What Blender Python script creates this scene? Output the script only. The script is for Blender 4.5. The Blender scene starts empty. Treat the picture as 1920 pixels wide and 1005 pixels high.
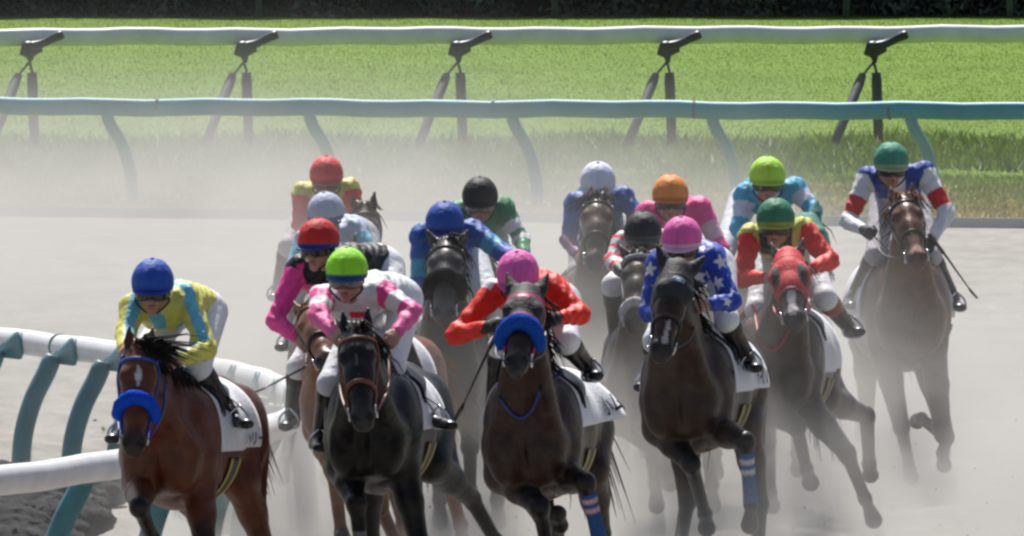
import bpy, math, random
import numpy as np
from mathutils import Vector
R = math.radians
random.seed(5)
rng = np.random.default_rng(7)
scene = bpy.context.scene
COL = scene.collection

# ------------------------------------------------------------------ camera, sky, sun, exposure
F_PX, CAM_H, Y_HOR = 30600.0, 5.5, -620.0          # long lens from a low stand, 90 m off the leader
PITCH = math.atan((502.5 - Y_HOR) / F_PX)
cd = bpy.data.cameras.new('camera'); cam = bpy.data.objects.new('camera', cd); COL.objects.link(cam)
cam.location = (0, 0, CAM_H); cam.rotation_euler = (math.pi / 2 - PITCH, 0, 0)
cd.sensor_width = 36; cd.sensor_fit = 'HORIZONTAL'; cd.lens = F_PX / 1920 * 36
cd.clip_start = 1; cd.clip_end = 3000
scene.camera = cam

SUN_EL, SUN_AZ = R(56), R(-8)                      # behind the field, a touch to the left
w = bpy.data.worlds.new('World'); scene.world = w; w.use_nodes = True
nt = w.node_tree; bg = nt.nodes['Background']
sky = nt.nodes.new('ShaderNodeTexSky'); sky.sky_type = 'NISHITA'; sky.sun_disc = False
sky.sun_elevation = SUN_EL; sky.sun_rotation = SUN_AZ; sky.dust_density = 3.0
nt.links.new(sky.outputs[0], bg.inputs[0]); bg.inputs[1].default_value = 0.08
sd = bpy.data.lights.new('sun', 'SUN'); sun = bpy.data.objects.new('sun', sd); COL.objects.link(sun)
sd.energy = 5.0; sd.angle = R(0.5); sd.color = (1.0, 0.97, 0.93)
sdir = Vector((math.sin(SUN_AZ) * math.cos(SUN_EL), math.cos(SUN_AZ) * math.cos(SUN_EL), math.sin(SUN_EL)))
sun.rotation_euler = sdir.to_track_quat('Z', 'Y').to_euler()
sun.location = (0, 120, 60)
scene.view_settings.view_transform = 'Standard'; scene.view_settings.look = 'None'
scene.view_settings.exposure = 0.28; scene.view_settings.gamma = 1.0
scene.render.film_transparent = False
scene.cycles.use_denoising = True
scene.cycles.max_bounces = 6; scene.cycles.diffuse_bounces = 3; scene.cycles.volume_bounces = 0
scene.cycles.volume_step_rate = 0.3; scene.cycles.volume_max_steps = 256
scene.cycles.filter_width = 2.7

def P(px, py, Y):
    """World point that the photograph shows at (px, py), at distance Y from the stand."""
    xc, yc = (px - 960) / F_PX, -(py - 502.5) / F_PX
    c, s = math.cos(PITCH), math.sin(PITCH)
    d = np.array([xc, c + yc * s, -s + yc * c])
    return np.array([0, 0, CAM_H]) + d * (Y / d[1])
def Yof(s): return F_PX / s                         # distance at which one metre covers s pixels
def nrm(v): v = np.asarray(v, float); return v / (np.linalg.norm(v) + 1e-12)
def V3(*a): return np.array(a, float)
UP = V3(0, 0, 1)

# ------------------------------------------------------------------ object helpers
ORI = {}
def tag(o, label=None, cat=None, group=None, kind=None):
    if label: o['label'] = label
    if cat: o['category'] = cat
    if group: o['group'] = group
    if kind: o['kind'] = kind
def thing(name, label, cat, loc, group=None):
    o = bpy.data.objects.new(name, None); COL.objects.link(o); o.location = loc
    o.empty_display_size = 0.2
    tag(o, label, cat, group); ORI[o] = np.array(loc, float); return o
def mk(name, V, F, mat, parent=None, col=None, smooth=True, origin=None):
    V = np.asarray(V, np.float32).reshape(-1, 3)
    if parent is not None: org = ORI[parent]
    else: org = np.array(origin if origin is not None else (V.mean(0)[0], V.mean(0)[1], V.min(0)[2]), float)
    me = bpy.data.meshes.new(name)
    if isinstance(F, np.ndarray):
        n, k = F.shape
        me.vertices.add(len(V)); me.vertices.foreach_set('co', (V - org).astype(np.float32).ravel())
        me.loops.add(n * k); me.loops.foreach_set('vertex_index', F.astype(np.int32).ravel())
        me.polygons.add(n); me.polygons.foreach_set('loop_start', np.arange(0, n * k, k, dtype=np.int32))
        me.update(calc_edges=True)
    else:
        me.from_pydata((V - org).tolist(), [], F)
    me.validate()
    me.polygons.foreach_set('use_smooth', np.full(len(me.polygons), smooth))
    if col is not None:
        ca = me.color_attributes.new('col', 'FLOAT_COLOR', 'POINT')
        c4 = np.ones((len(V), 4), np.float32); c4[:, :3] = col
        ca.data.foreach_set('color', c4.ravel())
    me.materials.append(mat); me.update()
    o = bpy.data.objects.new(name, me); COL.objects.link(o)
    if parent is not None:
        o.parent = parent; ORI[o] = org
    else:
        o.location = org; ORI[o] = org
    return o

class MB:
    """Collects shapes into one mesh."""
    def __init__(s): s.V = []; s.F = []; s.n = 0
    def add(s, V, F):
        V = np.asarray(V, float).reshape(-1, 3); s.V.append(V)
        s.F += [tuple(int(i) + s.n for i in f) for f in F]; s.n += len(V); return s
    def build(s, name, mat, parent=None, **k): return mk(name, np.vstack(s.V), s.F, mat, parent, **k)

def catmull(pts, n):
    pts = [np.asarray(p, float) for p in pts]
    if len(pts) < 3: return [pts[0] + (pts[-1] - pts[0]) * i / n for i in range(n + 1)]
    q = [2 * pts[0] - pts[1]] + pts + [2 * pts[-1] - pts[-2]]; out = []
    for i in range(1, len(q) - 2):
        for k in range(n):
            t = k / n; a, b, c, d = q[i - 1:i + 3]
            out.append(0.5 * (2 * b + (c - a) * t + (2 * a - 5 * b + 4 * c - d) * t * t + (3 * b - a - 3 * c + d) * t ** 3))
    out.append(pts[-1]); return out
def tube(pts, rad, n=8, flat=None, up=None):
    """Swept tube; rad scalar or per point; flat squeezes the section along the up axis."""
    pts = [np.asarray(p, float) for p in pts]; m = len(pts)
    rad = [rad] * m if np.isscalar(rad) else list(rad)
    V = []; ref = UP if up is None else nrm(up)
    for i in range(m):
        t = nrm(pts[min(i + 1, m - 1)] - pts[max(i - 1, 0)])
        a = np.cross(t, ref)
        if np.linalg.norm(a) < 1e-3: a = np.cross(t, V3(1, 0.2, 0))
        a = nrm(a); b = nrm(np.cross(a, t))
        for k in range(n):
            th = 2 * math.pi * k / n
            V.append(pts[i] + a * math.cos(th) * rad[i] + b * math.sin(th) * rad[i] * (flat or 1))
    F = []
    for i in range(m - 1):
        for k in range(n):
            F.append((i * n + k, i * n + (k + 1) % n, (i + 1) * n + (k + 1) % n, (i + 1) * n + k))
    F.append(tuple(range(n))[::-1]); F.append(tuple((m - 1) * n + k for k in range(n)))
    return np.array(V), F
def grid(fn, nu, nv, thick=None):
    """Surface from fn(u, v) with real thickness along its normal."""
    V = np.array([fn(i / nu, j / nv) for i in range(nu + 1) for j in range(nv + 1)])
    F = [(i * (nv + 1) + j, (i + 1) * (nv + 1) + j, (i + 1) * (nv + 1) + j + 1, i * (nv + 1) + j + 1) for i in range(nu) for j in range(nv)]
    if thick:
        G = V.reshape(nu + 1, nv + 1, 3)
        du = np.gradient(G, axis=0); dv = np.gradient(G, axis=1)
        N = np.cross(du, dv).reshape(-1, 3); N /= np.linalg.norm(N, axis=1)[:, None] + 1e-9
        n0 = len(V); V2 = V + N * thick
        F2 = [tuple(i + n0 for i in f[::-1]) for f in F]
        E = []
        idx = lambda i, j: i * (nv + 1) + j
        for i in range(nu):
            E.append((idx(i, 0), idx(i + 1, 0), n0 + idx(i + 1, 0), n0 + idx(i, 0))[::-1])
            E.append((idx(i, nv), idx(i + 1, nv), n0 + idx(i + 1, nv), n0 + idx(i, nv)))
        for j in range(nv):
            E.append((idx(0, j), idx(0, j + 1), n0 + idx(0, j + 1), n0 + idx(0, j)))
            E.append((idx(nu, j), idx(nu, j + 1), n0 + idx(nu, j + 1), n0 + idx(nu, j))[::-1])
        V = np.vstack([V, V2]); F = F + F2 + E
    return V, F
def ball(c, r, axes=None, nu=14, nv=10):
    axes = np.eye(3) if axes is None else np.array(axes); r = np.array([r] * 3 if np.isscalar(r) else r)
    V = []; F = []
    for j in range(nv + 1):
        th = math.pi * j / nv
        for i in range(nu):
            ph = 2 * math.pi * i / nu
            V.append(np.array(c) + (r * V3(math.sin(th) * math.cos(ph), math.sin(th) * math.sin(ph), math.cos(th))) @ axes)
    for j in range(nv):
        for i in range(nu):
            F.append((j * nu + i, j * nu + (i + 1) % nu, (j + 1) * nu + (i + 1) % nu, (j + 1) * nu + i))
    return np.array(V), F

# ------------------------------------------------------------------ implicit bodies: smooth union of tapered limbs, meshed by surface nets
class Field:
    def __init__(s, lo, hi, h):
        s.lo = np.asarray(lo, float); s.h = h
        s.n = np.ceil((np.asarray(hi) - s.lo) / h).astype(int) + 1
        s.d = np.full(s.n, 0.5, np.float32); s.id = np.zeros(s.n, np.uint8)
        s.ax = [(s.lo[i] + np.arange(s.n[i]) * h).astype(np.float32) for i in range(3)]
    def op(s, prim, k=0.03, sub=False, rid=None):
        fn, lo, hi = prim; m = k + 3 * s.h
        i0 = np.clip(np.floor((lo - m - s.lo) / s.h).astype(int), 0, s.n); i1 = np.clip(np.ceil((hi + m - s.lo) / s.h).astype(int) + 1, 0, s.n)
        if (i1 <= i0).any(): return
        sl = tuple(slice(a, b) for a, b in zip(i0, i1))
        X = s.ax[0][sl[0]][:, None, None]; Y = s.ax[1][sl[1]][None, :, None]; Z = s.ax[2][sl[2]][None, None, :]
        p = fn(X, Y, Z); a = s.d[sl]
        if sub: p = -p; hh = np.clip(0.5 - 0.5 * (p - a) / k, 0, 1); s.d[sl] = p * (1 - hh) + a * hh + k * hh * (1 - hh); return
        if rid is not None: s.id[sl][p < a] = rid
        hh = np.clip(0.5 + 0.5 * (p - a) / k, 0, 1); s.d[sl] = p * (1 - hh) + a * hh - k * hh * (1 - hh)
    def sample(s, Q):
        g = (np.asarray(Q) - s.lo) / s.h; g = np.clip(g, 0, np.array(s.n) - 1.001); i = g.astype(int); f = g - i; out = 0
        for dx in (0, 1):
            for dy in (0, 1):
                for dz in (0, 1):
                    wgt = (f[..., 0] if dx else 1 - f[..., 0]) * (f[..., 1] if dy else 1 - f[..., 1]) * (f[..., 2] if dz else 1 - f[..., 2])
                    out = out + wgt * s.d[i[..., 0] + dx, i[..., 1] + dy, i[..., 2] + dz]
        return out
    def clip(s, fn):
        """Keep only where fn(X,Y,Z) < 0."""
        X = s.ax[0][:, None, None]; Y = s.ax[1][None, :, None]; Z = s.ax[2][None, None, :]
        s.d = np.maximum(s.d, fn(X, Y, Z).astype(np.float32))
    def mesh(s):
        d = s.d; ins = d < 0
        c = [ins[a:a + d.shape[0] - 1, b:b + d.shape[1] - 1, e:e + d.shape[2] - 1] for a in (0, 1) for b in (0, 1) for e in (0, 1)]
        anyi = c[0].copy(); alli = c[0].copy()
        for q in c[1:]: anyi |= q; alli &= q
        act = np.argwhere(anyi & ~alli)
        offs = np.array([(a, b, e) for a in (0, 1) for b in (0, 1) for e in (0, 1)])
        val = np.stack([d[act[:, 0] + o[0], act[:, 1] + o[1], act[:, 2] + o[2]] for o in offs], 1)
        acc = np.zeros((len(act), 3)); cnt = np.zeros(len(act))
        for i in range(8):
            for j in range(i + 1, 8):
                if np.abs(offs[i] - offs[j]).sum() != 1: continue
                va, vb = val[:, i], val[:, j]; mk_ = (va < 0) != (vb < 0)
                t = np.where(mk_, va / np.where(mk_, va - vb, 1), 0)
                acc += np.where(mk_[:, None], offs[i] + (offs[j] - offs[i]) * t[:, None], 0); cnt += mk_
        V = s.lo + (act + acc / cnt[:, None]) * s.h
        rid = s.id[act[:, 0], act[:, 1], act[:, 2]]
        vid = np.full(np.array(d.shape) - 1, -1, np.int32); vid[act[:, 0], act[:, 1], act[:, 2]] = np.arange(len(act))
        Fs = []
        for ax in range(3):
            sl0 = [slice(1, -1)] * 3; sl1 = [slice(1, -1)] * 3
            sl0[ax] = slice(0, -1); sl1[ax] = slice(1, None)
            A = ins[tuple(sl0)]; B = ins[tuple(sl1)]
            e = np.argwhere(A != B); 
            if not len(e): continue
            flip = A[e[:, 0], e[:, 1], e[:, 2]]
            base = e + 1; base[:, ax] -= 1
            u, v = (ax + 1) % 3, (ax + 2) % 3
            def cell(du, dv):
                q = base.copy(); q[:, u] += du; q[:, v] += dv; return vid[q[:, 0], q[:, 1], q[:, 2]]
            Q = np.stack([cell(-1, -1), cell(0, -1), cell(0, 0), cell(-1, 0)], 1)
            Q[~flip] = Q[~flip][:, ::-1]; Fs.append(Q)
        F = np.vstack(Fs); F = F[(F >= 0).all(1)]
        # one light relaxation pass
        for _ in range(1):
            S = np.zeros_like(V); n = np.zeros(len(V))
            for a, b in ((0, 1), (1, 2), (2, 3), (3, 0)):
                np.add.at(S, F[:, a], V[F[:, b]]); np.add.at(n, F[:, a], 1)
            V = 0.5 * V + 0.5 * S / np.maximum(n, 1)[:, None]
        return V, F, rid

def cone(a, b, ra, rb, side=None):
    """Tapered limb from a to b; a radius is r or (width along side, depth)."""
    a = np.asarray(a, float); b = np.asarray(b, float)
    ra = (ra, ra) if np.isscalar(ra) else ra; rb = (rb, rb) if np.isscalar(rb) else rb
    ba = b - a; L2 = float(ba @ ba) + 1e-9; r = max(ra + rb)
    f32 = np.float32
    def fn(X, Y, Z):
        x, y, z = X - f32(a[0]), Y - f32(a[1]), Z - f32(a[2])
        t = np.clip((x * f32(ba[0]) + y * f32(ba[1]) + z * f32(ba[2])) / f32(L2), 0, 1)
        x = x - t * f32(ba[0]); y = y - t * f32(ba[1]); z = z - t * f32(ba[2])
        wv = f32(ra[0]) + t * f32(rb[0] - ra[0]); hv = f32(ra[1]) + t * f32(rb[1] - ra[1])
        q2 = x * x + y * y + z * z
        if side is None: return np.sqrt(q2) - wv
        sp = x * f32(side[0]) + y * f32(side[1]) + z * f32(side[2]); o2 = np.maximum(q2 - sp * sp, 0)
        k = np.sqrt((sp / wv) ** 2 + o2 / (hv * hv))
        g = np.sqrt((sp / (wv * wv)) ** 2 + o2 / (hv ** 4)) + f32(1e-6)
        return k * (k - 1) / g
    return fn, np.minimum(a, b) - r, np.maximum(a, b) + r
def blob(c, r, axes=None):
    c = np.asarray(c, float); r = [r] * 3 if np.isscalar(r) else r
    A = np.eye(3) if axes is None else np.array([nrm(q) for q in axes])
    f32 = np.float32
    def fn(X, Y, Z):
        x, y, z = X - f32(c[0]), Y - f32(c[1]), Z - f32(c[2]); k0 = 0; k1 = 0
        for i in range(3):
            q = x * f32(A[i][0]) + y * f32(A[i][1]) + z * f32(A[i][2]); k0 = k0 + (q / f32(r[i])) ** 2; k1 = k1 + (q / f32(r[i] ** 2)) ** 2
        k0 = np.sqrt(k0); return k0 * (k0 - 1) / (np.sqrt(k1) + f32(1e-6))
    return fn, c - max(r), c + max(r)

# ------------------------------------------------------------------ materials
def mat(name, color=(0.5, 0.5, 0.5), rough=0.6, attr=False, noise=0.12, nscale=9.0, bump=0.0, bscale=60.0, metal=0.0, spec=0.5, sheen=0.0, fine=0.0):
    m = bpy.data.materials.new(name); m.use_nodes = True; t = m.node_tree; b = t.nodes['Principled BSDF']
    b.inputs['Roughness'].default_value = rough; b.inputs['Metallic'].default_value = metal
    b.inputs['Specular IOR Level'].default_value = spec
    if sheen: b.inputs['Sheen Weight'].default_value = sheen; b.inputs['Sheen Roughness'].default_value = 0.4
    tc = t.nodes.new('ShaderNodeTexCoord')
    if attr:
        c = t.nodes.new('ShaderNodeAttribute'); c.attribute_name = 'col'; src = c.outputs['Color']
    else:
        c = t.nodes.new('ShaderNodeRGB'); c.outputs[0].default_value = (*color, 1); src = c.outputs[0]
    n = t.nodes.new('ShaderNodeTexNoise'); n.inputs['Scale'].default_value = nscale; n.inputs['Detail'].default_value = 6
    t.links.new(tc.outputs['Object'], n.inputs['Vector'])
    mr = t.nodes.new('ShaderNodeMapRange'); mr.inputs[1].default_value = 0.3; mr.inputs[2].default_value = 0.7
    mr.inputs[3].default_value = 1 - noise; mr.inputs[4].default_value = 1 + noise
    t.links.new(n.outputs[0], mr.inputs[0])
    vm = t.nodes.new('ShaderNodeVectorMath'); vm.operation = 'SCALE'
    t.links.new(src, vm.inputs[0]); t.links.new(mr.outputs[0], vm.inputs['Scale'])
    t.links.new(vm.outputs[0], b.inputs['Base Color'])
    if bump:
        n2 = t.nodes.new('ShaderNodeTexNoise'); n2.inputs['Scale'].default_value = bscale; n2.inputs['Detail'].default_value = 4
        t.links.new(tc.outputs['Object'], n2.inputs['Vector'])
        bp = t.nodes.new('ShaderNodeBump'); bp.inputs['Strength'].default_value = bump; bp.inputs['Distance'].default_value = 0.02
        t.links.new(n2.outputs[0], bp.inputs['Height']); t.links.new(bp.outputs[0], b.inputs['Normal'])
    return m
M = {}
M['coat'] = mat('horse_coat', attr=True, rough=0.40, noise=0.3, nscale=11, bump=0.3, bscale=22, spec=0.28)
def splash(m, colr, lo, hi, fac, scale):
    t = m.node_tree; b = t.nodes['Principled BSDF']; src = b.inputs['Base Color'].links[0].from_socket
    tc = t.nodes.new('ShaderNodeTexCoord'); n = t.nodes.new('ShaderNodeTexNoise'); n.inputs['Scale'].default_value = scale; n.inputs['Detail'].default_value = 9; n.inputs['Roughness'].default_value = .72
    t.links.new(tc.outputs['Object'], n.inputs['Vector']); mr = t.nodes.new('ShaderNodeMapRange'); t.links.new(n.outputs[0], mr.inputs[0])
    mr.inputs[1].default_value = lo; mr.inputs[2].default_value = hi; mr.inputs[3].default_value = 0; mr.inputs[4].default_value = fac
    mx = t.nodes.new('ShaderNodeMix'); mx.data_type = 'RGBA'; t.links.new(mr.outputs[0], mx.inputs[0]); t.links.new(src, mx.inputs[6]); mx.inputs[7].default_value = (*colr, 1)
    t.links.new(mx.outputs[2], b.inputs['Base Color'])
splash(M['coat'], (.16, .145, .125), .52, .72, .20, 9.0)
M['silk'] = mat('racing_silk', attr=True, rough=0.55, noise=0.07, nscale=14, bump=0.6, bscale=19, spec=0.35)
M['skin'] = mat('skin', attr=True, rough=0.5, noise=0.08, nscale=30)
M['breech'] = mat('white_breeches', (0.74, 0.75, 0.78), 0.6, noise=0.05, bump=0.5, bscale=20)
M['breech_d'] = mat('dusty_breeches', (0.5, 0.48, 0.5), 0.7, noise=0.08, bump=0.5, bscale=20)
M['boot'] = mat('boot_leather', attr=True, rough=0.3, noise=0.1)
M['cap'] = mat('cap_cover', attr=True, rough=0.62, noise=0.07, nscale=20, bump=0.5, bscale=26, spec=.3)
M['fleece'] = mat('fleece', attr=True, rough=0.95, noise=0.2, nscale=60, bump=0.7, bscale=120, spec=0.1)
M['black'] = mat('black_leather', (0.012, 0.012, 0.014), 0.4)
M['strap'] = mat('strap', attr=True, rough=0.5, noise=0.1)
M['glove'] = mat('black_glove', (0.012, 0.012, 0.016), 0.6)
M['lens'] = mat('goggle_lens', (0.02, 0.018, 0.018), 0.12, noise=0.0)
M['lens_c'] = mat('clear_lens', (0.2, 0.17, 0.16), 0.12, noise=0.0)
M['cloth'] = mat('saddle_towel', (0.72, 0.73, 0.76), 0.85, noise=0.06, bump=0.3, bscale=50)
M['ink'] = mat('ink', (0.02, 0.02, 0.03), 0.7)
M['metal'] = mat('steel', (0.75, 0.75, 0.77), 0.22, metal=1.0, noise=0.05)
M['eye'] = mat('horse_eye', (0.01, 0.007, 0.005), 0.08, noise=0)
M['hair'] = mat('hair', attr=True, rough=0.75, noise=0.2, spec=.15)
M['hood'] = mat('hood_fabric', attr=True, rough=0.7, noise=0.08, bump=0.3, bscale=50)

# ------------------------------------------------------------------ the setting
def nodes(name, rough=0.9):
    m = bpy.data.materials.new(name); m.use_nodes = True; t = m.node_tree; b = t.nodes['Principled BSDF']; b.inputs['Roughness'].default_value = rough
    b.inputs['Specular IOR Level'].default_value = 0.15
    return m, t, b
def nz(t, scale, detail=6, vec=None, rough=.55):
    n = t.nodes.new('ShaderNodeTexNoise'); n.inputs['Scale'].default_value = scale; n.inputs['Detail'].default_value = detail; n.inputs['Roughness'].default_value = rough
    if vec: t.links.new(vec, n.inputs['Vector'])
    return n.outputs[0]
def ramp(t, src, stops):
    r_ = t.nodes.new('ShaderNodeValToRGB'); e = r_.color_ramp.elements
    while len(e) < len(stops): e.new(0.5)
    for q, (p, c) in zip(e, stops): q.position = p; q.color = (*c, 1)
    t.links.new(src, r_.inputs[0]); return r_.outputs[0]
def mix(t, a, b, f, mode='MIX'):
    m = t.nodes.new('ShaderNodeMix'); m.data_type = 'RGBA'; m.blend_type = mode
    for k, v in ((6, a), (7, b)):
        if hasattr(v, 'node'): t.links.new(v, m.inputs[k])
        else: m.inputs[k].default_value = (*v, 1)
    if hasattr(f, 'node'): t.links.new(f, m.inputs[0])
    else: m.inputs[0].default_value = f
    return m.outputs[2]
def bump(t, b, src, strength, dist):
    q = t.nodes.new('ShaderNodeBump'); q.inputs['Strength'].default_value = strength; q.inputs['Distance'].default_value = dist
    t.links.new(src, q.inputs['Height']); t.links.new(q.outputs[0], b.inputs['Normal'])
def mapped(t, scale):
    tc = t.nodes.new('ShaderNodeTexCoord'); mp = t.nodes.new('ShaderNodeMapping'); mp.inputs['Scale'].default_value = scale
    t.links.new(tc.outputs['Object'], mp.inputs[0]); return mp.outputs[0]

# dirt: churned pale sand, one sheet with real hoof-broken relief near the field
m_dirt, t, b = nodes('track_sand')
v = mapped(t, (1, .35, 1)); n1 = nz(t, .35, 5, v); n2 = nz(t, 5.0, 8, v, .65); n3 = nz(t, 1.6, 6, v)
c1 = ramp(t, n1, [(.3, (.295, .281, .256)), (.7, (.36, .344, .314))]); c2 = ramp(t, n2, [(.35, (.58, .57, .56)), (.62, (1.05, 1.05, 1.05))])
c3 = ramp(t, n3, [(.36, (.80, .785, .765)), (.60, (1.03, 1.03, 1.03))]); t.links.new(mix(t, mix(t, c1, c2, .55, 'MULTIPLY'), c3, .8, 'MULTIPLY'), b.inputs['Base Color']); bump(t, b, n2, .9, .07)
def relief(x, y):
    q = np.zeros_like(x); rs = np.random.default_rng(3)
    for k in range(26):
        a = rs.uniform(0, 6.28); fq = rs.uniform(2, 16); q += np.sin(x * fq * np.cos(a) + y * fq * .5 * np.sin(a) + rs.uniform(0, 6)) / fq
    return q
def kerbY(x):                                        # line of the kerb where sand meets turf
    a, b2 = P(0, 405, Yof(186.4)), P(1920, 429, Yof(190.6)); return a[1] + (b2[1] - a[1]) * (x - a[0]) / (b2[0] - a[0])
xs = np.concatenate([[-900, -300, -100, -40], np.linspace(-16, 16, 215), [40, 100, 300, 900]]); ys = np.concatenate([[-400, 0, 40, 70], np.linspace(82, 130, 190), np.linspace(131, 176, 46), [240, 400, 900, 2500]])
XX, YY = np.meshgrid(xs, ys, indexing='ij'); fade = np.clip((16 - np.abs(XX)) / 2, 0, 1) * np.clip((YY - 82) / 2, 0, 1) * np.clip((150 - YY) / 20, 0, 1)
ZZ = relief(XX, YY) * .032 * fade - .03 * fade
nx, ny = XX.shape; idx = np.arange(nx * ny).reshape(nx, ny)
Fq = np.stack([idx[:-1, :-1], idx[1:, :-1], idx[1:, 1:], idx[:-1, 1:]], -1).reshape(-1, 4)
o = mk('dirt_track', np.stack([XX, YY, ZZ], -1).reshape(-1, 3), Fq, m_dirt, origin=(0, 0, 0)); tag(o, 'pale churned sand of the dirt racing track', 'track', kind='structure')

# turf with a dry verge along the kerb
m_turf, t, b = nodes('turf_soil')
v = mapped(t, (1, .4, 1)); n1 = nz(t, .5, 5, v); n2 = nz(t, 9, 6, v)
c = ramp(t, n1, [(.3, (.11, .19, .020)), (.7, (.15, .24, .03))]); c2 = ramp(t, n2, [(.3, (.8, .81, .8)), (.7, (1.08, 1.08, 1.08))])
t.links.new(mix(t, c, c2, .7, 'MULTIPLY'), b.inputs['Base Color']); bump(t, b, n2, .6, .05)
m_verge, t, b = nodes('dry_verge_soil')
v = mapped(t, (1, .4, 1)); n1 = nz(t, 1.4, 7, v); n2 = nz(t, 9, 6, v)
c = ramp(t, n1, [(.35, (.30, .25, .14)), (.6, (.20, .22, .07))]); c2 = ramp(t, n2, [(.3, (.6, .62, .6)), (.7, (1.1, 1.1, 1.1))])
t.links.new(mix(t, c, c2, .6, 'MULTIPLY'), b.inputs['Base Color']); bump(t, b, n2, .6, .05)
def line(off): return [(x, kerbY(x) + off) for x in (-900, -20, 20, 900)]
def strip(o0, o1, z): 
    V = [(x, y, z) for x, y in line(o0)] + [(x, y, z) for x, y in line(o1)]; return V, [(i, i + 1, 5 + i, 4 + i) for i in range(3)]
VERGE = 13.0
V, F = strip(.45, VERGE, .045); o = mk('verge', V, F, m_verge, origin=(0, 160, 0)); tag(o, 'dry yellowing grass verge beside the sand', 'verge', kind='structure')
V = [(x, kerbY(np.clip(x, -20, 20)) + VERGE, .045) for x in (-900, -20, 20, 900)] + [(x, 2500, .045) for x in (-900, -20, 20, 900)]
V, F = strip(VERGE, 2200, .045); o = mk('turf', V, F, m_turf, origin=(0, 180, 0)); tag(o, 'bright green turf course beyond the rails', 'turf', kind='structure')
m_kerb = mat('kerb_board', (.26, .31, .31), .8, noise=.2, nscale=2)
mb = MB()
ka, kb = V3(-22, kerbY(-22), 0), V3(22, kerbY(22), 0)
n_ = nrm(np.cross(UP, kb - ka))
for z0, z1, d0, d1 in ((-.05, .10, 0., .05),):
    q = [ka + n_ * d0, kb + n_ * d0, kb + n_ * d1, ka + n_ * d1]
    mb.add([p + UP * z0 for p in q] + [p + UP * z1 for p in q], [(0, 1, 5, 4), (1, 2, 6, 5), (2, 3, 7, 6), (3, 0, 4, 7), (4, 5, 6, 7)])
o = mb.build('kerb', m_kerb, smooth=False); tag(o, 'low grey green kerb board between sand and verge', 'kerb', kind='structure')

def blades(n, yfun, hts, colf, name, label, xr=(-9, 9), wd=.010):
    x = rng.uniform(*xr, n); y = yfun(x, rng.random(n)); hgt = rng.uniform(*hts, n) * (0.6 + .8 * rng.random(n)); a = rng.uniform(0, 6.28, n)
    lean = rng.normal(0, .5, (n, 2)) * hgt[:, None]; w_ = wd * rng.uniform(.6, 1.5, n)
    p0 = np.stack([x - np.cos(a) * w_, y - np.sin(a) * w_, np.full(n, .04)], 1); p1 = np.stack([x + np.cos(a) * w_, y + np.sin(a) * w_, np.full(n, .04)], 1)
    p2 = np.stack([x + lean[:, 0], y + lean[:, 1], .04 + hgt], 1)
    V = np.stack([p0, p1, p2], 1).reshape(-1, 3); F = np.arange(3 * n, dtype=np.int32).reshape(-1, 3)
    c_ = np.repeat(colf(x, y, n), 3, 0); o = mk(name, V, F, M['grass'], None, c_, smooth=False, origin=(0, 180, 0)); tag(o, label, 'grass', kind='stuff')
M['grass'] = mat('grass_blades', attr=True, rough=.55, noise=.15, nscale=.8, spec=.3)
# blade: let sunlight glow through
t = M['grass'].node_tree; b = t.nodes['Principled BSDF']; tr = t.nodes.new('ShaderNodeBsdfTranslucent'); mx = t.nodes.new('ShaderNodeMixShader'); mx.inputs[0].default_value = .45
src = b.inputs['Base Color'].links[0].from_socket; t.links.new(src, tr.inputs[0]); t.links.new(b.outputs[0], mx.inputs[1]); t.links.new(tr.outputs[0], mx.inputs[2]); t.links.new(mx.outputs[0], t.nodes['Material Output'].inputs[0])
Y_HEDGE = Yof(121)
def patch(x, y): return np.sin(x * 1.3 + y * .23) * .5 + np.sin(x * .7 - y * .41 + 1) * .3 + np.sin(x * 3.1 + y * .9) * .2
def gcol(x, y, n):
    k = np.clip(.5 + .25 * patch(x, y) + rng.normal(0, .10, n), 0, 1)[:, None]
    return np.array((.125, .205, .018)) * (1 - k) + np.array((.185, .275, .034)) * k
blades(270000, lambda x, u: kerbY(x) + VERGE - 1 + (Y_HEDGE + 3 - kerbY(x) - VERGE + 1) * u ** 1.35, (.012, .028), gcol, 'grass', 'short green turf grass', wd=.0075)
def wcol(x, y, n):
    k = rng.random(n)[:, None]; c_ = np.array((.055, .12, .012)) * (1 - k) + np.array((.14, .20, .03)) * k
    return np.where(rng.random(n)[:, None] < .012, np.array((.5, .5, .45)), c_)
rowY = Yof(165)
blades(26000, lambda x, u: rowY - 9 + 13 * u + 1.2 * np.sin(x * 1.7), (.05, .15), wcol, 'weed_fringe', 'rough longer grass and pale flecks along the turf rail', wd=.016)
def vcol(x, y, n):
    k = np.clip((y - kerbY(x) - 1.0) / (VERGE - 2) + rng.normal(0, .25, n) + .2 * patch(x * 2, y), 0, 1)[:, None]
    return np.array((.30, .24, .10)) * (1 - k) + np.array((.12, .18, .03)) * k
blades(60000, lambda x, u: kerbY(x) + .6 + (VERGE + 1) * u, (.03, .07), vcol, 'verge_grass', 'thin dry yellow green grass of the verge', wd=.013)

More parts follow.
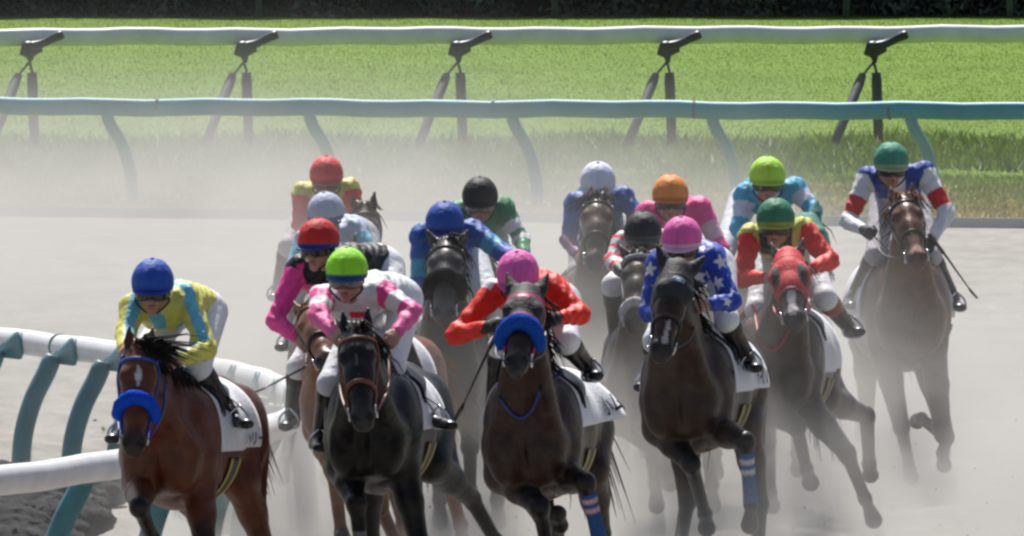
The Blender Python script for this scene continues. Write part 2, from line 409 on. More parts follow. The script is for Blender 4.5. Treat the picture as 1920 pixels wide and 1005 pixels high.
# dark hedge far behind, with posts in front
m_leaf = mat('hedge_leaf', attr=True, rough=.6, noise=.2, nscale=2)
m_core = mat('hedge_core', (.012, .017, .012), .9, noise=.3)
hy = Y_HEDGE + 3.5
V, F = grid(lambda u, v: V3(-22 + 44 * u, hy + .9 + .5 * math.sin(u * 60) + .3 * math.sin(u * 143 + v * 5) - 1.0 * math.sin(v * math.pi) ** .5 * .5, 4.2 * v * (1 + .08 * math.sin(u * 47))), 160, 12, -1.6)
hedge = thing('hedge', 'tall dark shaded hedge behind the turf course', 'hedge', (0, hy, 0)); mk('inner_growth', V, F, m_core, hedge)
n = 42000; x = rng.uniform(-20, 20, n); z = np.where(rng.random(n) < .6, rng.uniform(.0, 1.2, n), rng.uniform(0, 4.3, n)); y = hy + .35 + .35 * np.sin(x * 2.7) + .25 * np.sin(x * 6.1 + z * 2) - .3 * np.abs(rng.normal(0, 1, n)) 
Nn = rng.normal(0, 1, (n, 3)); Nn /= np.linalg.norm(Nn, axis=1)[:, None]; T1 = np.cross(Nn, rng.normal(0, 1, (n, 3))); T1 /= np.linalg.norm(T1, axis=1)[:, None]; T2 = np.cross(Nn, T1); sz = rng.uniform(.03, .08, n)[:, None]
C0 = np.stack([x, y, np.maximum(z, .06)], 1); Vv = np.stack([C0 - T1 * sz, C0 + T2 * sz * .5, C0 + T1 * sz, C0 - T2 * sz * .5], 1).reshape(-1, 3); Vv[:, 2] = np.maximum(Vv[:, 2], .05)
k = rng.random(n)[:, None] * np.clip(.5 + .5 * np.sin(x * 1.9 + np.sin(z * 3)), .1, 1)[:, None]; cc = np.repeat(np.array((.055, .078, .062)) * (1 - k) + np.array((.16, .20, .13)) * k, 4, 0)
mk('foliage', Vv, np.arange(4 * n, dtype=np.int32).reshape(-1, 4), m_leaf, hedge, cc, smooth=False)
m_post = mat('fence_post_paint', (.10, .14, .13), .7, noise=.2)
for px, lab in ((485, 'slim grey post before the hedge, leftmost of the far posts'), (1040, 'slim grey green post before the hedge, above the middle of the turf rail'), (1587, 'slim grey green post before the hedge, behind the right end of the turf rail'), (1893, 'slim grey post before the hedge at the right edge of the photo')):
    p = P(px, 40, Yof(120)); q = thing('fence_post', lab, 'post', (p[0], p[1], 0), 'posts before the dark hedge')
    mk('shaft', *tube([V3(p[0], p[1], 0), V3(p[0], p[1], 1.8)], .055, 10), m_post, q); mk('cap', *ball((p[0], p[1], 1.8), (.06, .06, .03)), m_post, q)

# rails
m_white = mat('white_rail_paint', (.78, .78, .80), .38, noise=.10, nscale=4, bump=.15, bscale=7)
m_teal = mat('teal_rail_paint', (.05, .29, .36), .5, noise=.15, nscale=2, bump=.1, bscale=6)
m_seam = mat('rail_joint', (.10, .14, .15), .6)
m_dark = mat('dark_rail_iron', (.022, .035, .042), .4, noise=.25, nscale=12)
m_sleeve = mat('rubber_post_sleeve', (.035, .055, .06), .75, noise=.3, nscale=12)
m_opost = mat('teal_post', (.12, .34, .37), .5, noise=.12, nscale=6)
m_tpost = mat('green_grey_post', (.055, .19, .225), .5, noise=.2, nscale=6)
def wob(i): return .004 * math.sin(i * 1.7) + .003 * math.sin(i * .61 + 2)
# turf rail: white beam carried by dark folding stands
A0, A1 = P(0, 70, Yof(164.7)), P(1920, 64, Yof(163.2)); dirn = nrm(A1 - A0)
tr_ = thing('turf_rail', 'white turf course rail on dark slanted iron stands', 'rail', (A0[0], A0[1], 0))
pts = [A0 + dirn * s_ + UP * wob(i) * 2 for i, s_ in enumerate(np.linspace(-8, 20, 90))]
mk('beam', *tube(pts, .068, 16, flat=1.48), m_white, tr_)
for px in (-355, 45, 447, 848, 1240, 1628, 2018):
    sc = 164.0; Yw = A0[1] + (A1[1] - A0[1]) * px / 1920 - .15
    q = lambda x, y, dy=0.: P(px + x, y + (0 if px < 300 else 0) , Yw + dy)
    mb = MB()
    V, F = tube(catmull([q(0, 88), q(18, 86), q(38, 80), q(58, 70), q(74, 64)], 5), [.05, .06, .06, .06, .055, .05, .05, .048, .046, .045, .044, .044, .044, .045, .046, .048, .048, .05, .05, .046, .04], 10, flat=1.1); mb.add(V, F)
    mb.add(*tube([q(-6, 92, .06), q(10, 96, .06), q(34, 92, .08)], [.07, .09, .03], 10))
    mb.add(*tube([q(10, 94, .05), q(12, 112, .05), q(12, 118, .05)], [.075, .035, .022], 10))
    st = mb.build('clamp_stand', m_dark, tr_)
    gz = P(px, 100, Yw)
    top = q(10, 116, .05); f1 = q(20, 276, .0); f1[2] = .03; f1[0] = q(20, 276)[0]; s1 = q(15, 136)
    mk('upright_leg', *tube([top, s1 + UP * .02, f1], [.016, .016, .02], 8), m_dark, st)
    mk('rubber_sleeve', *tube([s1, s1 + (f1 - s1) * .12, s1 + (f1 - s1) * .5, f1 + UP * .0], [.054, .060, .058, .054], 12), m_sleeve, st)
    f2 = q(-68, 290, -1.2); f2[2] = .03; s2 = q(-11, 142, -.15)
    mk('slanted_leg', *tube([top, s2, f2], [.014, .014, .02], 8), m_dark, st)
    mk('rubber_sleeve', *tube([s2, s2 + (f2 - s2) * .1, s2 + (f2 - s2) * .5, f2], [.046, .058, .055, .05], 12), m_sleeve, st)
# outer dirt rail: teal beam on bowed posts
B0, B1 = P(0, 199, Yof(183.0)), P(1920, 209, Yof(185.8)); dirn = nrm(B1 - B0)
or_ = thing('outer_rail', 'teal green outer rail on bowed posts behind the field', 'rail', (B0[0], B0[1], 0))
pts = [B0 + dirn * s_ + UP * wob(i + 7) * 2 for i, s_ in enumerate(np.linspace(-8, 18, 80))]
mk('beam', *tube(pts, .06, 16, flat=1.5), m_teal, or_)
for px in (-185, 195, 575, 955, 1330, 1703, 2075):
    Yp = Yof(183.0 + 2.8 * px / 1920); yb = 208 + 10 * px / 1920
    a = P(px, yb - 2, Yp); f_ = P(px + 52, 400, Yp); f_[2] = .03; f_[1] = Yp + .25
    pts = catmull([a + UP * .06 + V3(0, .05, 0), a + V3(.06, .06, -.14), V3(a[0] + .19, Yp + .14, .62), V3(f_[0] - .01, Yp + .22, .3), f_], 6)
    mk('post', *tube(pts, [.060] * 4 + [.064] * (len(pts) - 4), 12), m_opost, or_)
    mk('foot_plate', *tube([V3(f_[0], f_[1], .0), V3(f_[0], f_[1], .075)], [.16, .13], 14), m_opost, or_)
for px in (295, 925, 1302, 1668):
    Yp = Yof(183.0 + 2.8 * px / 1920); c_ = P(px, 199 + 10 * px / 1920, Yp)
    mk('joint_band', *tube([c_ - dirn * .012, c_ + dirn * .012], .062, 16, flat=1.5), m_teal if px == 925 else m_seam, or_)
# inner dirt rail: white beam round the bend on arched green posts
XA, YA, RB = P(549, 735, Yof(302))[0] + .04, Yof(302), 26.0
ir = thing('inner_rail', 'white inner rail curving round the bend on arched green posts', 'rail', (XA - .3, YA, 0))
def arc(s_, off=0., z=0.): a = s_ / RB; return V3(XA - RB + (RB - off) * math.cos(a), YA + (RB - off) * math.sin(a), z)
ZB = .905
m_w2 = m_white
mk('beam', *tube([arc(s_, 0, ZB + wob(i)) for i, s_ in enumerate(np.linspace(-21, 24, 130))], 0.072, 16, flat=1.2), m_w2, ir)
for i in range(-5, 20):
    s_ = 8.3 + (i - 9) * 1.1 if i >= 3 else -.75 + (i - 2.0) * 2.2 
    pts = catmull([arc(s_, .115, ZB - .05), arc(s_, .16, ZB - .16), arc(s_, .26, .55), arc(s_, .33, .3), arc(s_, .35, -.02)], 6)
    po = mk('post', *tube(pts, [.045, .054, .060] + [.066] * (len(pts) - 3), 14), m_tpost, ir)
    tdir = nrm(arc(s_ + .1) - arc(s_ - .1))
    def fin(u, v): 
        a_ = arc(s_ - .46 * (u - .34) - .07 * u * (1 - (2 * v - 1) ** 2), .088 - .03 * abs(v - .5), ZB - .11 + .19 * v * (0.25 + .75 * min(1, (u * 1.15))) ** 1.0); return a_
    V, F = grid(lambda u, v: fin(1 - u, v), 10, 8, .022); mk('cradle', V, F, m_tpost, po)
for s_ in (-13.1, -5.3, 2.6, 9.6, 17.3):
    c_ = arc(s_, 0, ZB); d_ = nrm(arc(s_ + .1) - arc(s_)); mk('joint_band', *tube([c_ - d_ * .018, c_ + d_ * .018], 0.075, 16, flat=1.2), m_seam, ir)

# lumpy mound of dark soil inside the bend
m_soil = mat('dark_soil', (.034, .034, .036), .95, noise=.55, nscale=7, bump=.9, bscale=18, spec=.1)
G = Field((-6.2, 99.0, -.12), (-2.2, 110.6, .62), .035)
rs = np.random.default_rng(11)
G.op(blob((-4.6, 104.6, -.10), (1.95, 5.9, .24)), .1)
for i in range(420):
    x, y = rs.uniform(-5.9, -2.75), rs.uniform(100.6, 108.8); e = min(1., (-2.35 - x) * 1.6, (y - 99.2) * .6, (110.4 - y) * .6)
    a = rs.uniform(0, 3.14); ax = [V3(math.cos(a), math.sin(a), rs.normal(0, .2)), V3(-math.sin(a), math.cos(a), 0), V3(0, 0, 1)]
    q = rs.uniform(.22, 1.0) ** 1.4 * max(.25, e); G.op(blob((x, y, .02 + rs.uniform(.0, .11) * e), (.30 * q, .46 * q * rs.uniform(.6, 1.2), .15 * q), ax), .03)
V, F, _ = G.mesh(); V = V + rs.normal(0, .008, V.shape); o = mk('soil_mound', V, F, m_soil); tag(o, 'lumpy mound of dark soil on the ground under the near inner rail', 'soil mound')

# clods thrown up over the sand
m_clod = mat('sand_clod', (.33, .30, .26), .95, noise=.2); mb = MB()
for i in range(160):
    x, y = rng.uniform(-3.2, 4.2), rng.uniform(90, 125); r_ = rng.uniform(.006, .02); z = .0 if rng.random() < .97 else rng.uniform(.1, .4)
    V, F = ball((x, y, z), r_ * rng.uniform(.6, 1.2, 3), nu=6, nv=4); mb.add(V + rng.normal(0, r_ * .15, V.shape), F)
for i in range(170):
    x, y = rng.uniform(-1.2, 3.6), rng.uniform(91, 108); r_ = rng.uniform(.003, .008)
    V, F = ball((x, y, abs(rng.normal(0, .28)) + .02), r_ * rng.uniform(.6, 1.2, 3), nu=5, nv=4); mb.add(V, F)
o = mb.build('sand_clods', m_clod); tag(o, 'small clods of sand kicked up around the hooves', 'clods', kind='stuff')


# ------------------------------------------------------------------ horses
class Frame:
    def __init__(s, base, phi):
        s.o = np.asarray(base, float); s.f = V3(-math.sin(phi), -math.cos(phi), 0); s.r = V3(math.cos(phi), -math.sin(phi), 0)
    def __call__(s, x, f, z): return s.o + s.r * x + s.f * f + UP * z

FORE = {'down': [(.17, .16, .50), (.17, .12, .17), (.17, .20, .05)],
        'fold': [(.17, .52, .78), (.16, .36, .50), (.16, .20, .44)],
        'reach': [(.16, .55, .66), (.15, .82, .40), (.15, .92, .30)],
        'trail': [(.16, -.02, .54), (.16, -.34, .32), (.16, -.44, .24)]}
HIND = {'push': [(.18, -1.38, .66), (.18, -1.68, .34), (.18, -1.74, .20)],
        'under': [(.20, -.98, .52), (.20, -.70, .24), (.20, -.60, .10)],
        'swing': [(.19, -1.30, .70), (.18, -1.35, .36), (.18, -1.50, .28)],
        'set': [(.20, -1.12, .52), (.20, -1.06, .18), (.20, -.98, .05)]}

def build_horse(sp):
    fr, lift, h, c = sp['fr'], sp['lift'], sp.get('vox', 0.014), sp['c']
    L = lambda x, f, z: fr(x, f, z + lift)
    Yb = fr.o[1]
    def pt(q): return P(q[0], q[1], Yb - q[2]) if len(q) == 3 else L(*q[:3])
    poll = P(sp['poll'][0], sp['poll'][1], Yb - sp['poll'][2]); muz = P(sp['muz'][0], sp['muz'][1], Yb - sp['muz'][2])
    root = thing('racehorse', sp['label'], 'horse', (fr.o[0], fr.o[1], 0), 'galloping racehorses')
    A = nrm(muz - poll); LH = 0.60
    yaw = R(sp.get('yaw', 0)); sr = fr.r * math.cos(yaw) + fr.f * (-math.sin(yaw)) * -1
    S = nrm(sr - A * (sr @ A)); N = np.cross(S, A); N = N if N @ (fr.f + UP) > 0 else -N; N = nrm(N)
    muz = poll + A * LH
    sec = [(-.02, -.03, .082, .10), (.2, -.025, .104, .124), (.42, -.012, .088, .106), (.65, .0, .066, .076), (.84, -.004, .062, .064), (.95, -.008, .057, .048)]
    def hc(t):
        T = [q[0] for q in sec]; return [float(np.interp(t, T, [q[k] for q in sec])) for k in (1, 2, 3)]
    def hp(t, s=0., n=0.): return poll + A * (t * LH) + S * s + N * n
    def around(t, a, out=0.0, tilt=0.0):
        off, wd, hd = hc(t); ca = math.cos(a)
        return hp(t + tilt * (1 - ca), (wd + out) * math.sin(a), off + (hd + out) * ca)
    lo = np.minimum(fr(-.55, 1.5, 0), fr(.55, -2.1, 2.2)) ; hi = np.maximum(fr(.55, 1.5, 0), fr(-.55, -2.1, 2.2))
    ls = [fr(sx, ff, zz) for sx in (-.55, .55) for ff in (-2.0, 1.4) for zz in (-.02, 2.3)] + [poll - .3, poll + .3, muz - .2, muz + .2]
    fl, hl = {}, {}
    for k, sg in (('L', -1), ('R', 1)):
        q = sp.get('fore' + k, 'reach')
        fl[k] = [fr(x * sg, f, z) for x, f, z in FORE[q]] if isinstance(q, str) else [P(a, b, Yb - f) for a, b, f in q]
        q = sp.get('hind' + k, 'push')
        hl[k] = [fr(x * sg, f, z) for x, f, z in HIND[q]] if isinstance(q, str) else [P(a, b, Yb - f) for a, b, f in q]
        for lst in (fl[k], hl[k]):
            for i, p in enumerate(lst): lst[i] = V3(p[0], p[1], max(p[2], (.3, .13, .04)[i])); ls += [lst[i] - .12, lst[i] + .12]
    lo = np.min(ls, 0); hi = np.max(ls, 0); lo[2] = -.05
    G = Field(lo, hi, h)
    r = fr.r; wf = sp.get('wide', 1.0); dp = sp.get('deep', 1.0)
    spine = [(-1.02, 1.27, .25, .25), (-.66, 1.28, .265, .265), (-.30, 1.22, .29, .335), (.0, 1.21, .255, .345), (.24, 1.20, .215, .255)]
    for a, b in zip(spine, spine[1:]):
        G.op(cone(L(0, a[0], a[1]), L(0, b[0], b[1]), (a[2] * wf, a[3] * dp), (b[2] * wf, b[3] * dp), r), .08, rid=1)
    G.op(cone(L(0, -.22, 1.52), L(0, .10, 1.52), .06, .07), .10, rid=1)
    G.op(cone(L(0, -.9, 1.47), L(0, -1.12, 1.36), .09, .07), .10, rid=1)
    for k, sg in (('L', -1), ('R', 1)):
        K, T, O = fl[k]
        G.op(blob(L(.165 * sg, .10, 1.24), (.10, .19, .28), [r, fr.f, UP]), .06, rid=1)
        G.op(blob(L(.10 * sg, .33, 1.12), (.12, .12, .17), [r, fr.f, UP]), .05, rid=1)
        E = L(.165 * sg, .12, 1.0)
        G.op(cone(L(.16 * sg, .16, 1.16), E, .105, .095), .05, rid=1)
        mid = E + (K - E) * .45 + UP * 0.0
        G.op(cone(E, mid, .100, .080), .04, rid=4); G.op(cone(mid, K, .080, .056), .03, rid=4)
        G.op(blob(K + fr.f * .008, (.056, .057, .064)), .02, rid=5)
        G.op(cone(K, T, .045, .037), .025, rid=5); G.op(blob(T, .047), .018, rid=5)
        G.op(cone(T, T + (O - T) * .6, .034, .038), .015, rid=5); G.op(cone(T + (O - T) * .6, O, .044, .056), .01, rid=6)
        K, T, O = hl[k]
        St = L(.185 * sg, -.74, 1.0)
        G.op(blob(L(.145 * sg, -.98, 1.22), (.135, .25, .28), [r, fr.f, UP]), .06, rid=1)
        G.op(cone(L(.16 * sg, -.92, 1.2), St, .14, .115), .06, rid=1)
        buttock = L(.13 * sg, -1.16, 1.14); G.op(cone(buttock, St + (K - St) * .45 - fr.f * .03, .12, .075), .06, rid=1)
        G.op(cone(St, K, .105, .052), .05, rid=4)
        G.op(blob(K - fr.f * .02, (.045, .055, .065)), .02, rid=5)
        G.op(cone(K, T, .048, .039), .025, rid=5); G.op(blob(T, .049), .018, rid=5)
        G.op(cone(T, T + (O - T) * .6, .034, .038), .015, rid=5); G.op(cone(T + (O - T) * .6, O, .044, .056), .01, rid=6)
    # chest groove, neck muscles, windpipe
    G.op(cone(L(0, .49, 1.22), L(0, .42, .98), .018, .022), .05, sub=True)
    for sg in (-1, 1):
        G.op(cone(L(.15 * sg, .30, 1.20), poll - N * .12 + A * .10 + S * .05 * sg, .07, .04), .05, rid=2)
        G.op(cone(L(.19 * sg, -.02, 1.42), L(.205 * sg, .14, 1.16), .05, .06), .05, rid=1)
        G.op(cone(L(.235 * sg, .02, 1.20), L(.22 * sg, -.06, 1.02), .03, .03), .04, rid=1)
    G.op(cone(L(0, .36, 1.24), poll - N * .15 + A * .08, .06, .05), .05, rid=2)
    # neck
    nb = L(0, .14, 1.34); nt_ = poll - N * .06 + A * .05; nm = nb + (nt_ - nb) * .5 + UP * .01
    G.op(cone(nb, nm, (.155, .25), (.105, .175), r), .09, rid=2); G.op(cone(nm, nt_, (.105, .175), (.078, .115), r), .06, rid=2)
    # head
    pts = [(hp(q[0], 0, q[1]), (q[2], q[3])) for q in sec]
    for a, b in zip(pts, pts[1:]): G.op(cone(a[0], b[0], a[1], b[1], S), .02, rid=3)
    for sg in (-1, 1):
        G.op(blob(hp(.26, .066 * sg, -.085), (.034, .105, .075), [S, A, N]), .03, rid=3)
        G.op(blob(hp(.245, .076 * sg, .050), (.032, .045, .032), [S, A, N]), .02, rid=3)
        G.op(blob(hp(.42, .055 * sg, .03), (.02, .10, .02), [S, A, N]), .03, rid=3)
        G.op(blob(hp(.90, .040 * sg, .026), (.028, .044, .034), [S, A, N]), .02, rid=3)
        G.op(blob(hp(.93, .050 * sg, .056), (.014, .026, .022), [nrm(S - A * .35 * sg), nrm(A + S * .35 * sg), N]), .008, sub=True)
        eb = hp(-.03, .052 * sg, -.02); ed = nrm(-A * .75 + UP * .45 + S * sg * sp.get('ear', .35) - N * sp.get('earback', 0.0)); el = .165
        en = nrm(N - ed * (N @ ed)); es = np.cross(ed, en)
        G.op(cone(eb - ed * .03, eb + ed * el * .45, (.034, .026), (.037, .022), es), .018, rid=3)
        G.op(cone(eb + ed * el * .45, eb + ed * el, (.037, .022), (.008, .008), es), .008, rid=3)
        G.op(cone(eb + ed * .035 + en * .022, eb + ed * el * .75 + en * .016, (.017, .016), (.006, .008), es), .008, sub=True)
    G.op(blob(hp(.90, 0, -.052), (.034, .05, .026), [S, A, N]), .015, rid=3)
    G.op(blob(hp(.985, 0, -.026), (.075, .05, .006), [S, A, N]), .006, sub=True)
    V, F, rid = G.mesh()
    base = np.array(c['coat']); colr = np.tile(base, (len(V), 1))
    q = V - poll; ht = q @ A / LH; hs = q @ S; hn = q @ N
    leg = np.isin(rid, (5, 6)); colr[leg] = c.get('leg', base)
    up4 = rid == 4
    kn = np.min([np.linalg.norm(V - p, axis=1) for p in (fl['L'][0], fl['R'][0], hl['L'][0], hl['R'][0])], 0)
    wk = np.clip((.26 - kn) / .2, 0, 1)[:, None] * up4[:, None]; colr = colr * (1 - wk) + np.array(c.get('leg', base)) * wk
    colr[rid == 6] = (.03, .026, .024)
    hd = rid == 3
    wk = (np.clip((ht - .72) / .16, 0, 1) * hd)[:, None]; colr = colr * (1 - wk) + np.array(c.get('muzzle', base * .4)) * wk
    for (t0, t1, w0, w1, cc) in c.get('white', []):
        tt = np.clip((ht - t0) / (t1 - t0), 0, 1); ww = w0 + (w1 - w0) * tt + .002 * np.sin(ht * 40)
        mkk = (rid == 3) & (ht > t0) & (ht < t1) & (np.abs(hs) < ww) & (hn > 0.0); colr[mkk] = cc
    for sg in (-1, 1):
        d_ = V - hp(.93, .050 * sg, .056); colr[(rid == 3) & (np.linalg.norm(d_, axis=1) < .030) & (hn < .058)] = np.array(c.get('muzzle', base * .4)) * .35
        d_ = V - hp(.985, 0, -.026); colr[(rid == 3) & (np.abs(hn + .026) < .010) & (ht > .86)] = np.array(c.get('muzzle', base * .4)) * .4
    for (nm_, c0) in c.get('sock', []):
        p = {'fL': fl['L'], 'fR': fl['R'], 'hL': hl['L'], 'hR': hl['R']}[nm_]
        dd = np.linalg.norm(V - (p[1] + (p[0] - p[1]) * .2), axis=1); colr[(dd < .13) & (rid == 5)] = c0
    mk('body', V, F, M['coat'], root, colr)
    for sg in (-1, 1):
        mk('eye', *ball(hp(.262, .090 * sg, .040), .021), M['eye'], root)
    sp.update(root=root, hp=hp, around=around, A=A, S=S, N=N, G=G, fl=fl, hl=hl, L=L, LHEAD=LH, pollp=poll, hc=hc)
    # mane, forelock, tail
    mb = MB(); mc = np.array(c.get('mane', (.012, .011, .011)))
    crest = [L(0, .02, 1.60), nm + np.cross(r, nrm(nt_ - nb)) * 0 + UP * .16, poll - A * .02 - N * .03 + UP * .02]
    cr = catmull(crest, 12)
    for i in range(sp.get('nmane', 46)):
        p = cr[min(len(cr) - 1, int(rng.random() * len(cr)))] + r * rng.normal(0, .012)
        sgn = 1 if rng.random() < sp.get('maneside', .7) else -1
        d = r * sgn * rng.uniform(.04, .10) - fr.f * rng.uniform(.0, .10)
        for q in range(5):
            e = rng.normal(0, .012, 3); ln = rng.uniform(.7, 1.25)
            mb.add(*tube([p - UP * .03 + e * .5, p + d * .5 * ln + UP * .015 + e, p + d * 1.1 * ln - UP * .05 + e * 1.6, p + d * 1.3 * ln - UP * .12 * ln + e * 2.6], [.007, .006, .004, .0008], 4))
    b_ = sp.get('forelock', 0 if sp.get('hood') else 10)
    for i in range(b_):
        p = hp(-.03, rng.normal(0, .03), .01); wnd = sp.get('wind', (0, 0))
        d = V3(wnd[0] + rng.normal(0, .06), 0, wnd[1] + rng.normal(0, .04)); k = rng.uniform(.6, 1.1)
        for q in range(4):
            e = rng.normal(0, .010, 3); k2 = k * rng.uniform(.8, 1.2)
            mb.add(*tube([p + e * .4, p + N * .03 + UP * .03 * k2 + d * .3 + e, p + N * .03 * k2 + d * .8 * k2 + A * .03 + e * 1.5, p + d * 1.2 * k2 + A * .08 * k2 + N * .02 + e * 2.4], [.006, .006, .004, .0008], 4))
    o = mb.build('mane', M['hair'], root, col=mc)
    mb = MB(); dock = L(0, -1.16, 1.42); tw = sp.get('tail', (0.1, -.6))
    for i in range(150):
        e = rng.normal(0, 1, 3) * V3(.035, .04, .05); k = rng.uniform(.7, 1.25)
        d1 = dock - fr.f * .16 + UP * .02 + e * .3; d2 = dock - fr.f * .36 * k + r * tw[0] * .5 + UP * tw[1] * .3 + e * .8; d3 = dock - fr.f * .58 * k + r * tw[0] * k + UP * tw[1] * k + e * 1.7
        mb.add(*tube(catmull([dock + e * .2 + fr.f * .05, d1, d2, d3], 3), [.010] * 4 + [.008] * 3 + [.006, .004, .001], 4))
    mb.build('tail', M['hair'], root, col=mc)
    # bridle
    bc = np.array(c.get('bridle', (.015, .013, .013))); bw = .011
    mb = MB()
    arc = lambda t, a0, a1, out, tilt=0, n=16: [around(t, R(a0 + (a1 - a0) * i / n), out, tilt) for i in range(n + 1)]
    mb.add(*tube(arc(.09, -100, 100, .006, -.03), bw, 6))
    if not sp.get('roll'): mb.add(*tube(arc(.56, -150, 150, .006, .05), bw * sp.get('nbw', 1.2), 6))
    for sg in (-1, 1):
        mb.add(*tube(catmull([around(-.01, R(80 * sg), .012), around(.2, R(95 * sg), .008), around(.5, R(95 * sg), .007), around(.80, R(92 * sg), .010)], 5), bw * .9, 6))
        mb.add(*tube(catmull([around(.0, R(95 * sg), .01), around(.22, R(130 * sg), .012), around(.32, R(172 * sg), .014)], 5), bw * .7, 6))
    mb.build('bridle', M['strap'], root, col=bc)
    for sg in (-1, 1):
        cc = around(.82, R(92 * sg), .014); ring = [cc + A * .036 * math.cos(a) + N * .036 * math.sin(a) for a in np.linspace(0, 2 * math.pi, 17)]
        mk('bit_ring', *tube(ring, .0055, 6), M['metal'], root)
    if sp.get('roll'):
        t0, rr, rc = sp['roll']; pts = arc(t0, -106, 106, rr * .40, .08, 22)
        V, F = tube(pts, [rr * (.55 + .45 * math.sin(math.pi * min(1, max(0, (i + 1.5) / 25))) ** .4) for i in range(23)], 14)
        V = V + rng.normal(0, .0035, V.shape)
        mk('shadow_roll', V, F, M['fleece'], root, col=np.array(rc))
    if sp.get('browroll'):
        rr, rc = sp['browroll']; V, F = tube(arc(.06, -95, 95, rr * .6, -.04, 20), rr, 10); mk('brow_fleece', V + rng.normal(0, .003, V.shape), F, M['fleece'], root, col=np.array(rc))
    if sp.get('hood'):
        hs_ = sp['hood']; tmax = hs_.get('t', .55); Hf = Field(np.min([poll, muz], 0) - .32, np.max([poll, muz], 0) + .32, .011)
        ih = .008
        for a, b in zip(pts_head := [(hp(q[0], 0, q[1]), (q[2] + ih, q[3] + ih)) for q in sec], pts_head[1:]): Hf.op(cone(a[0], b[0], a[1], b[1], S), .02)
        for sg in (-1, 1):
            Hf.op(blob(hp(.26, .066 * sg, -.085), (.034 + ih, .105 + ih, .075 + ih), [S, A, N]), .03)
            Hf.op(blob(hp(.245, .076 * sg, .050), (.032 + ih, .045 + ih, .032 + ih), [S, A, N]), .02)
            if hs_.get('ears', True):
                eb = hp(-.03, .052 * sg, -.02); ed = nrm(-A * .75 + UP * .45 + S * sg * sp.get('ear', .35) - N * sp.get('earback', 0.0)); el = .172
                en = nrm(N - ed * (N @ ed)); es = np.cross(ed, en)
                Hf.op(cone(eb - ed * .03, eb + ed * el * .45, (.040, .032), (.043, .028), es), .018); Hf.op(cone(eb + ed * el * .45, eb + ed * el, (.043, .028), (.012, .012), es), .008)
            if hs_.get('cup'): Hf.op(blob(hp(.30, .088 * sg, .045), (.045, .062, .045), [S, A, N]), .015)
        Hf.op(cone(nt_ - (nt_ - nb) * .25, nt_, (.098, .145), (.088, .124), r), .05)
        a32 = A.astype(np.float32)
        Hf.clip(lambda X, Y, Z: ((X - np.float32(poll[0])) * a32[0] + (Y - np.float32(poll[1])) * a32[1] + (Z - np.float32(poll[2])) * a32[2]) - np.float32(tmax * LH))
        V, F, _ = Hf.mesh(); q = V - poll; ht = q @ A / LH; hss = q @ S; hn = q @ N
        cl = np.tile(np.array(hs_['c']), (len(V), 1))
        if hs_.get('trim') is not None: cl[(ht > tmax - .06) | ((np.abs(ht - .10) < .018) & (hn > -.02))] = hs_['trim']
        if hs_.get('mesh') is not None:
            for sg in (-1, 1): cl[(((ht - .34) / .135) ** 2 + ((hss - .082 * sg) / .030) ** 2 < 1) & (hn > -.03)] = hs_['mesh']
        ho = mk('hood', V, F, M['hood'], root, cl)
        if hs_.get('badge'):
            cb, cr2 = hs_['badge']; k = hp(.165, 0, hc(.165)[0] + hc(.165)[2] + ih + .002)
            mk('badge', *ball(k, (.040, .026, .006), [S, A, N]), M['strap'], root, col=np.array(cb))
            mk('badge_mark', *ball(k + N * .004, (.018, .014, .004), [S, A, N]), M['strap'], root, col=np.array(cr2))
    # tack on the back: cloth, girth, saddle
    rad = np.linspace(.62, .12, 120)
    def surf(f, a, out=.0):
        o_ = L(0, f, 1.22); d = r * math.sin(a) + UP * math.cos(a); Q = o_[None] + d[None] * rad[:, None]
        s_ = G.sample(Q); i = int(np.argmax(s_ < 0)); 
        rr = rad[i] if i == 0 else rad[i - 1] + (rad[i] - rad[i - 1]) * (s_[i - 1] / (s_[i - 1] - s_[i] + 1e-9))
        return o_ + d * (rr + out)
    sp['surf'] = surf
    fl_ = sp.get('flare', .03); dn = sp.get('clothlen', 98)
    def clothpt(u, v, out=.014):
        f = .03 - sp.get('clothback', .70) * u; am = dn - 14 * u * 0; a = R(-am + 2 * am * v); e = abs(2 * v - 1)
        p = surf(f + .06 * e * (0.5 - u), a, out + fl_ * (max(0, u - .45) / .55) ** 1.5 * e ** 2 + .012 * math.sin(u * 9 + v * 5) * e)
        return p
    V, F = grid(clothpt, 18, 40, .008); mk('saddle_cloth', V, F, M['cloth'], root)
    for txt, sd_, u0, u1, v0, v1 in sp.get('text', []):
        cu = bpy.data.curves.new('t', 'FONT'); cu.body = txt; cu.offset = .03; cu.align_x = 'LEFT'; tmp = bpy.data.objects.new('t', cu); COL.objects.link(tmp)
        bpy.context.view_layer.update(); me = bpy.data.meshes.new_from_object(tmp.evaluated_get(bpy.context.evaluated_depsgraph_get()))
        TV = np.array([v.co for v in me.vertices]); TF = [tuple(p.vertices) for p in me.polygons]
        bpy.data.objects.remove(tmp); bpy.data.meshes.remove(me)
        if len(TV):
            mn, mx = TV.min(0), TV.max(0); q = (TV[:, :2] - mn[:2]) / (mx[:2] - mn[:2] + 1e-9)
            W = []
            for a, b in q:
                u = (u0 + (u1 - u0) * a) if sd_ > 0 else (u1 - (u1 - u0) * a); vv = v0 + (v1 - v0) * b; v = 1 - vv if sd_ > 0 else vv
                W.append(clothpt(u, v, .0350))
            mk('cloth_lettering', W, TF, M['ink'], root, smooth=False)
    gc = sp.get('girthc', (.02, .02, .02)); ge = sp.get('girthe', (.45, .36, .08))
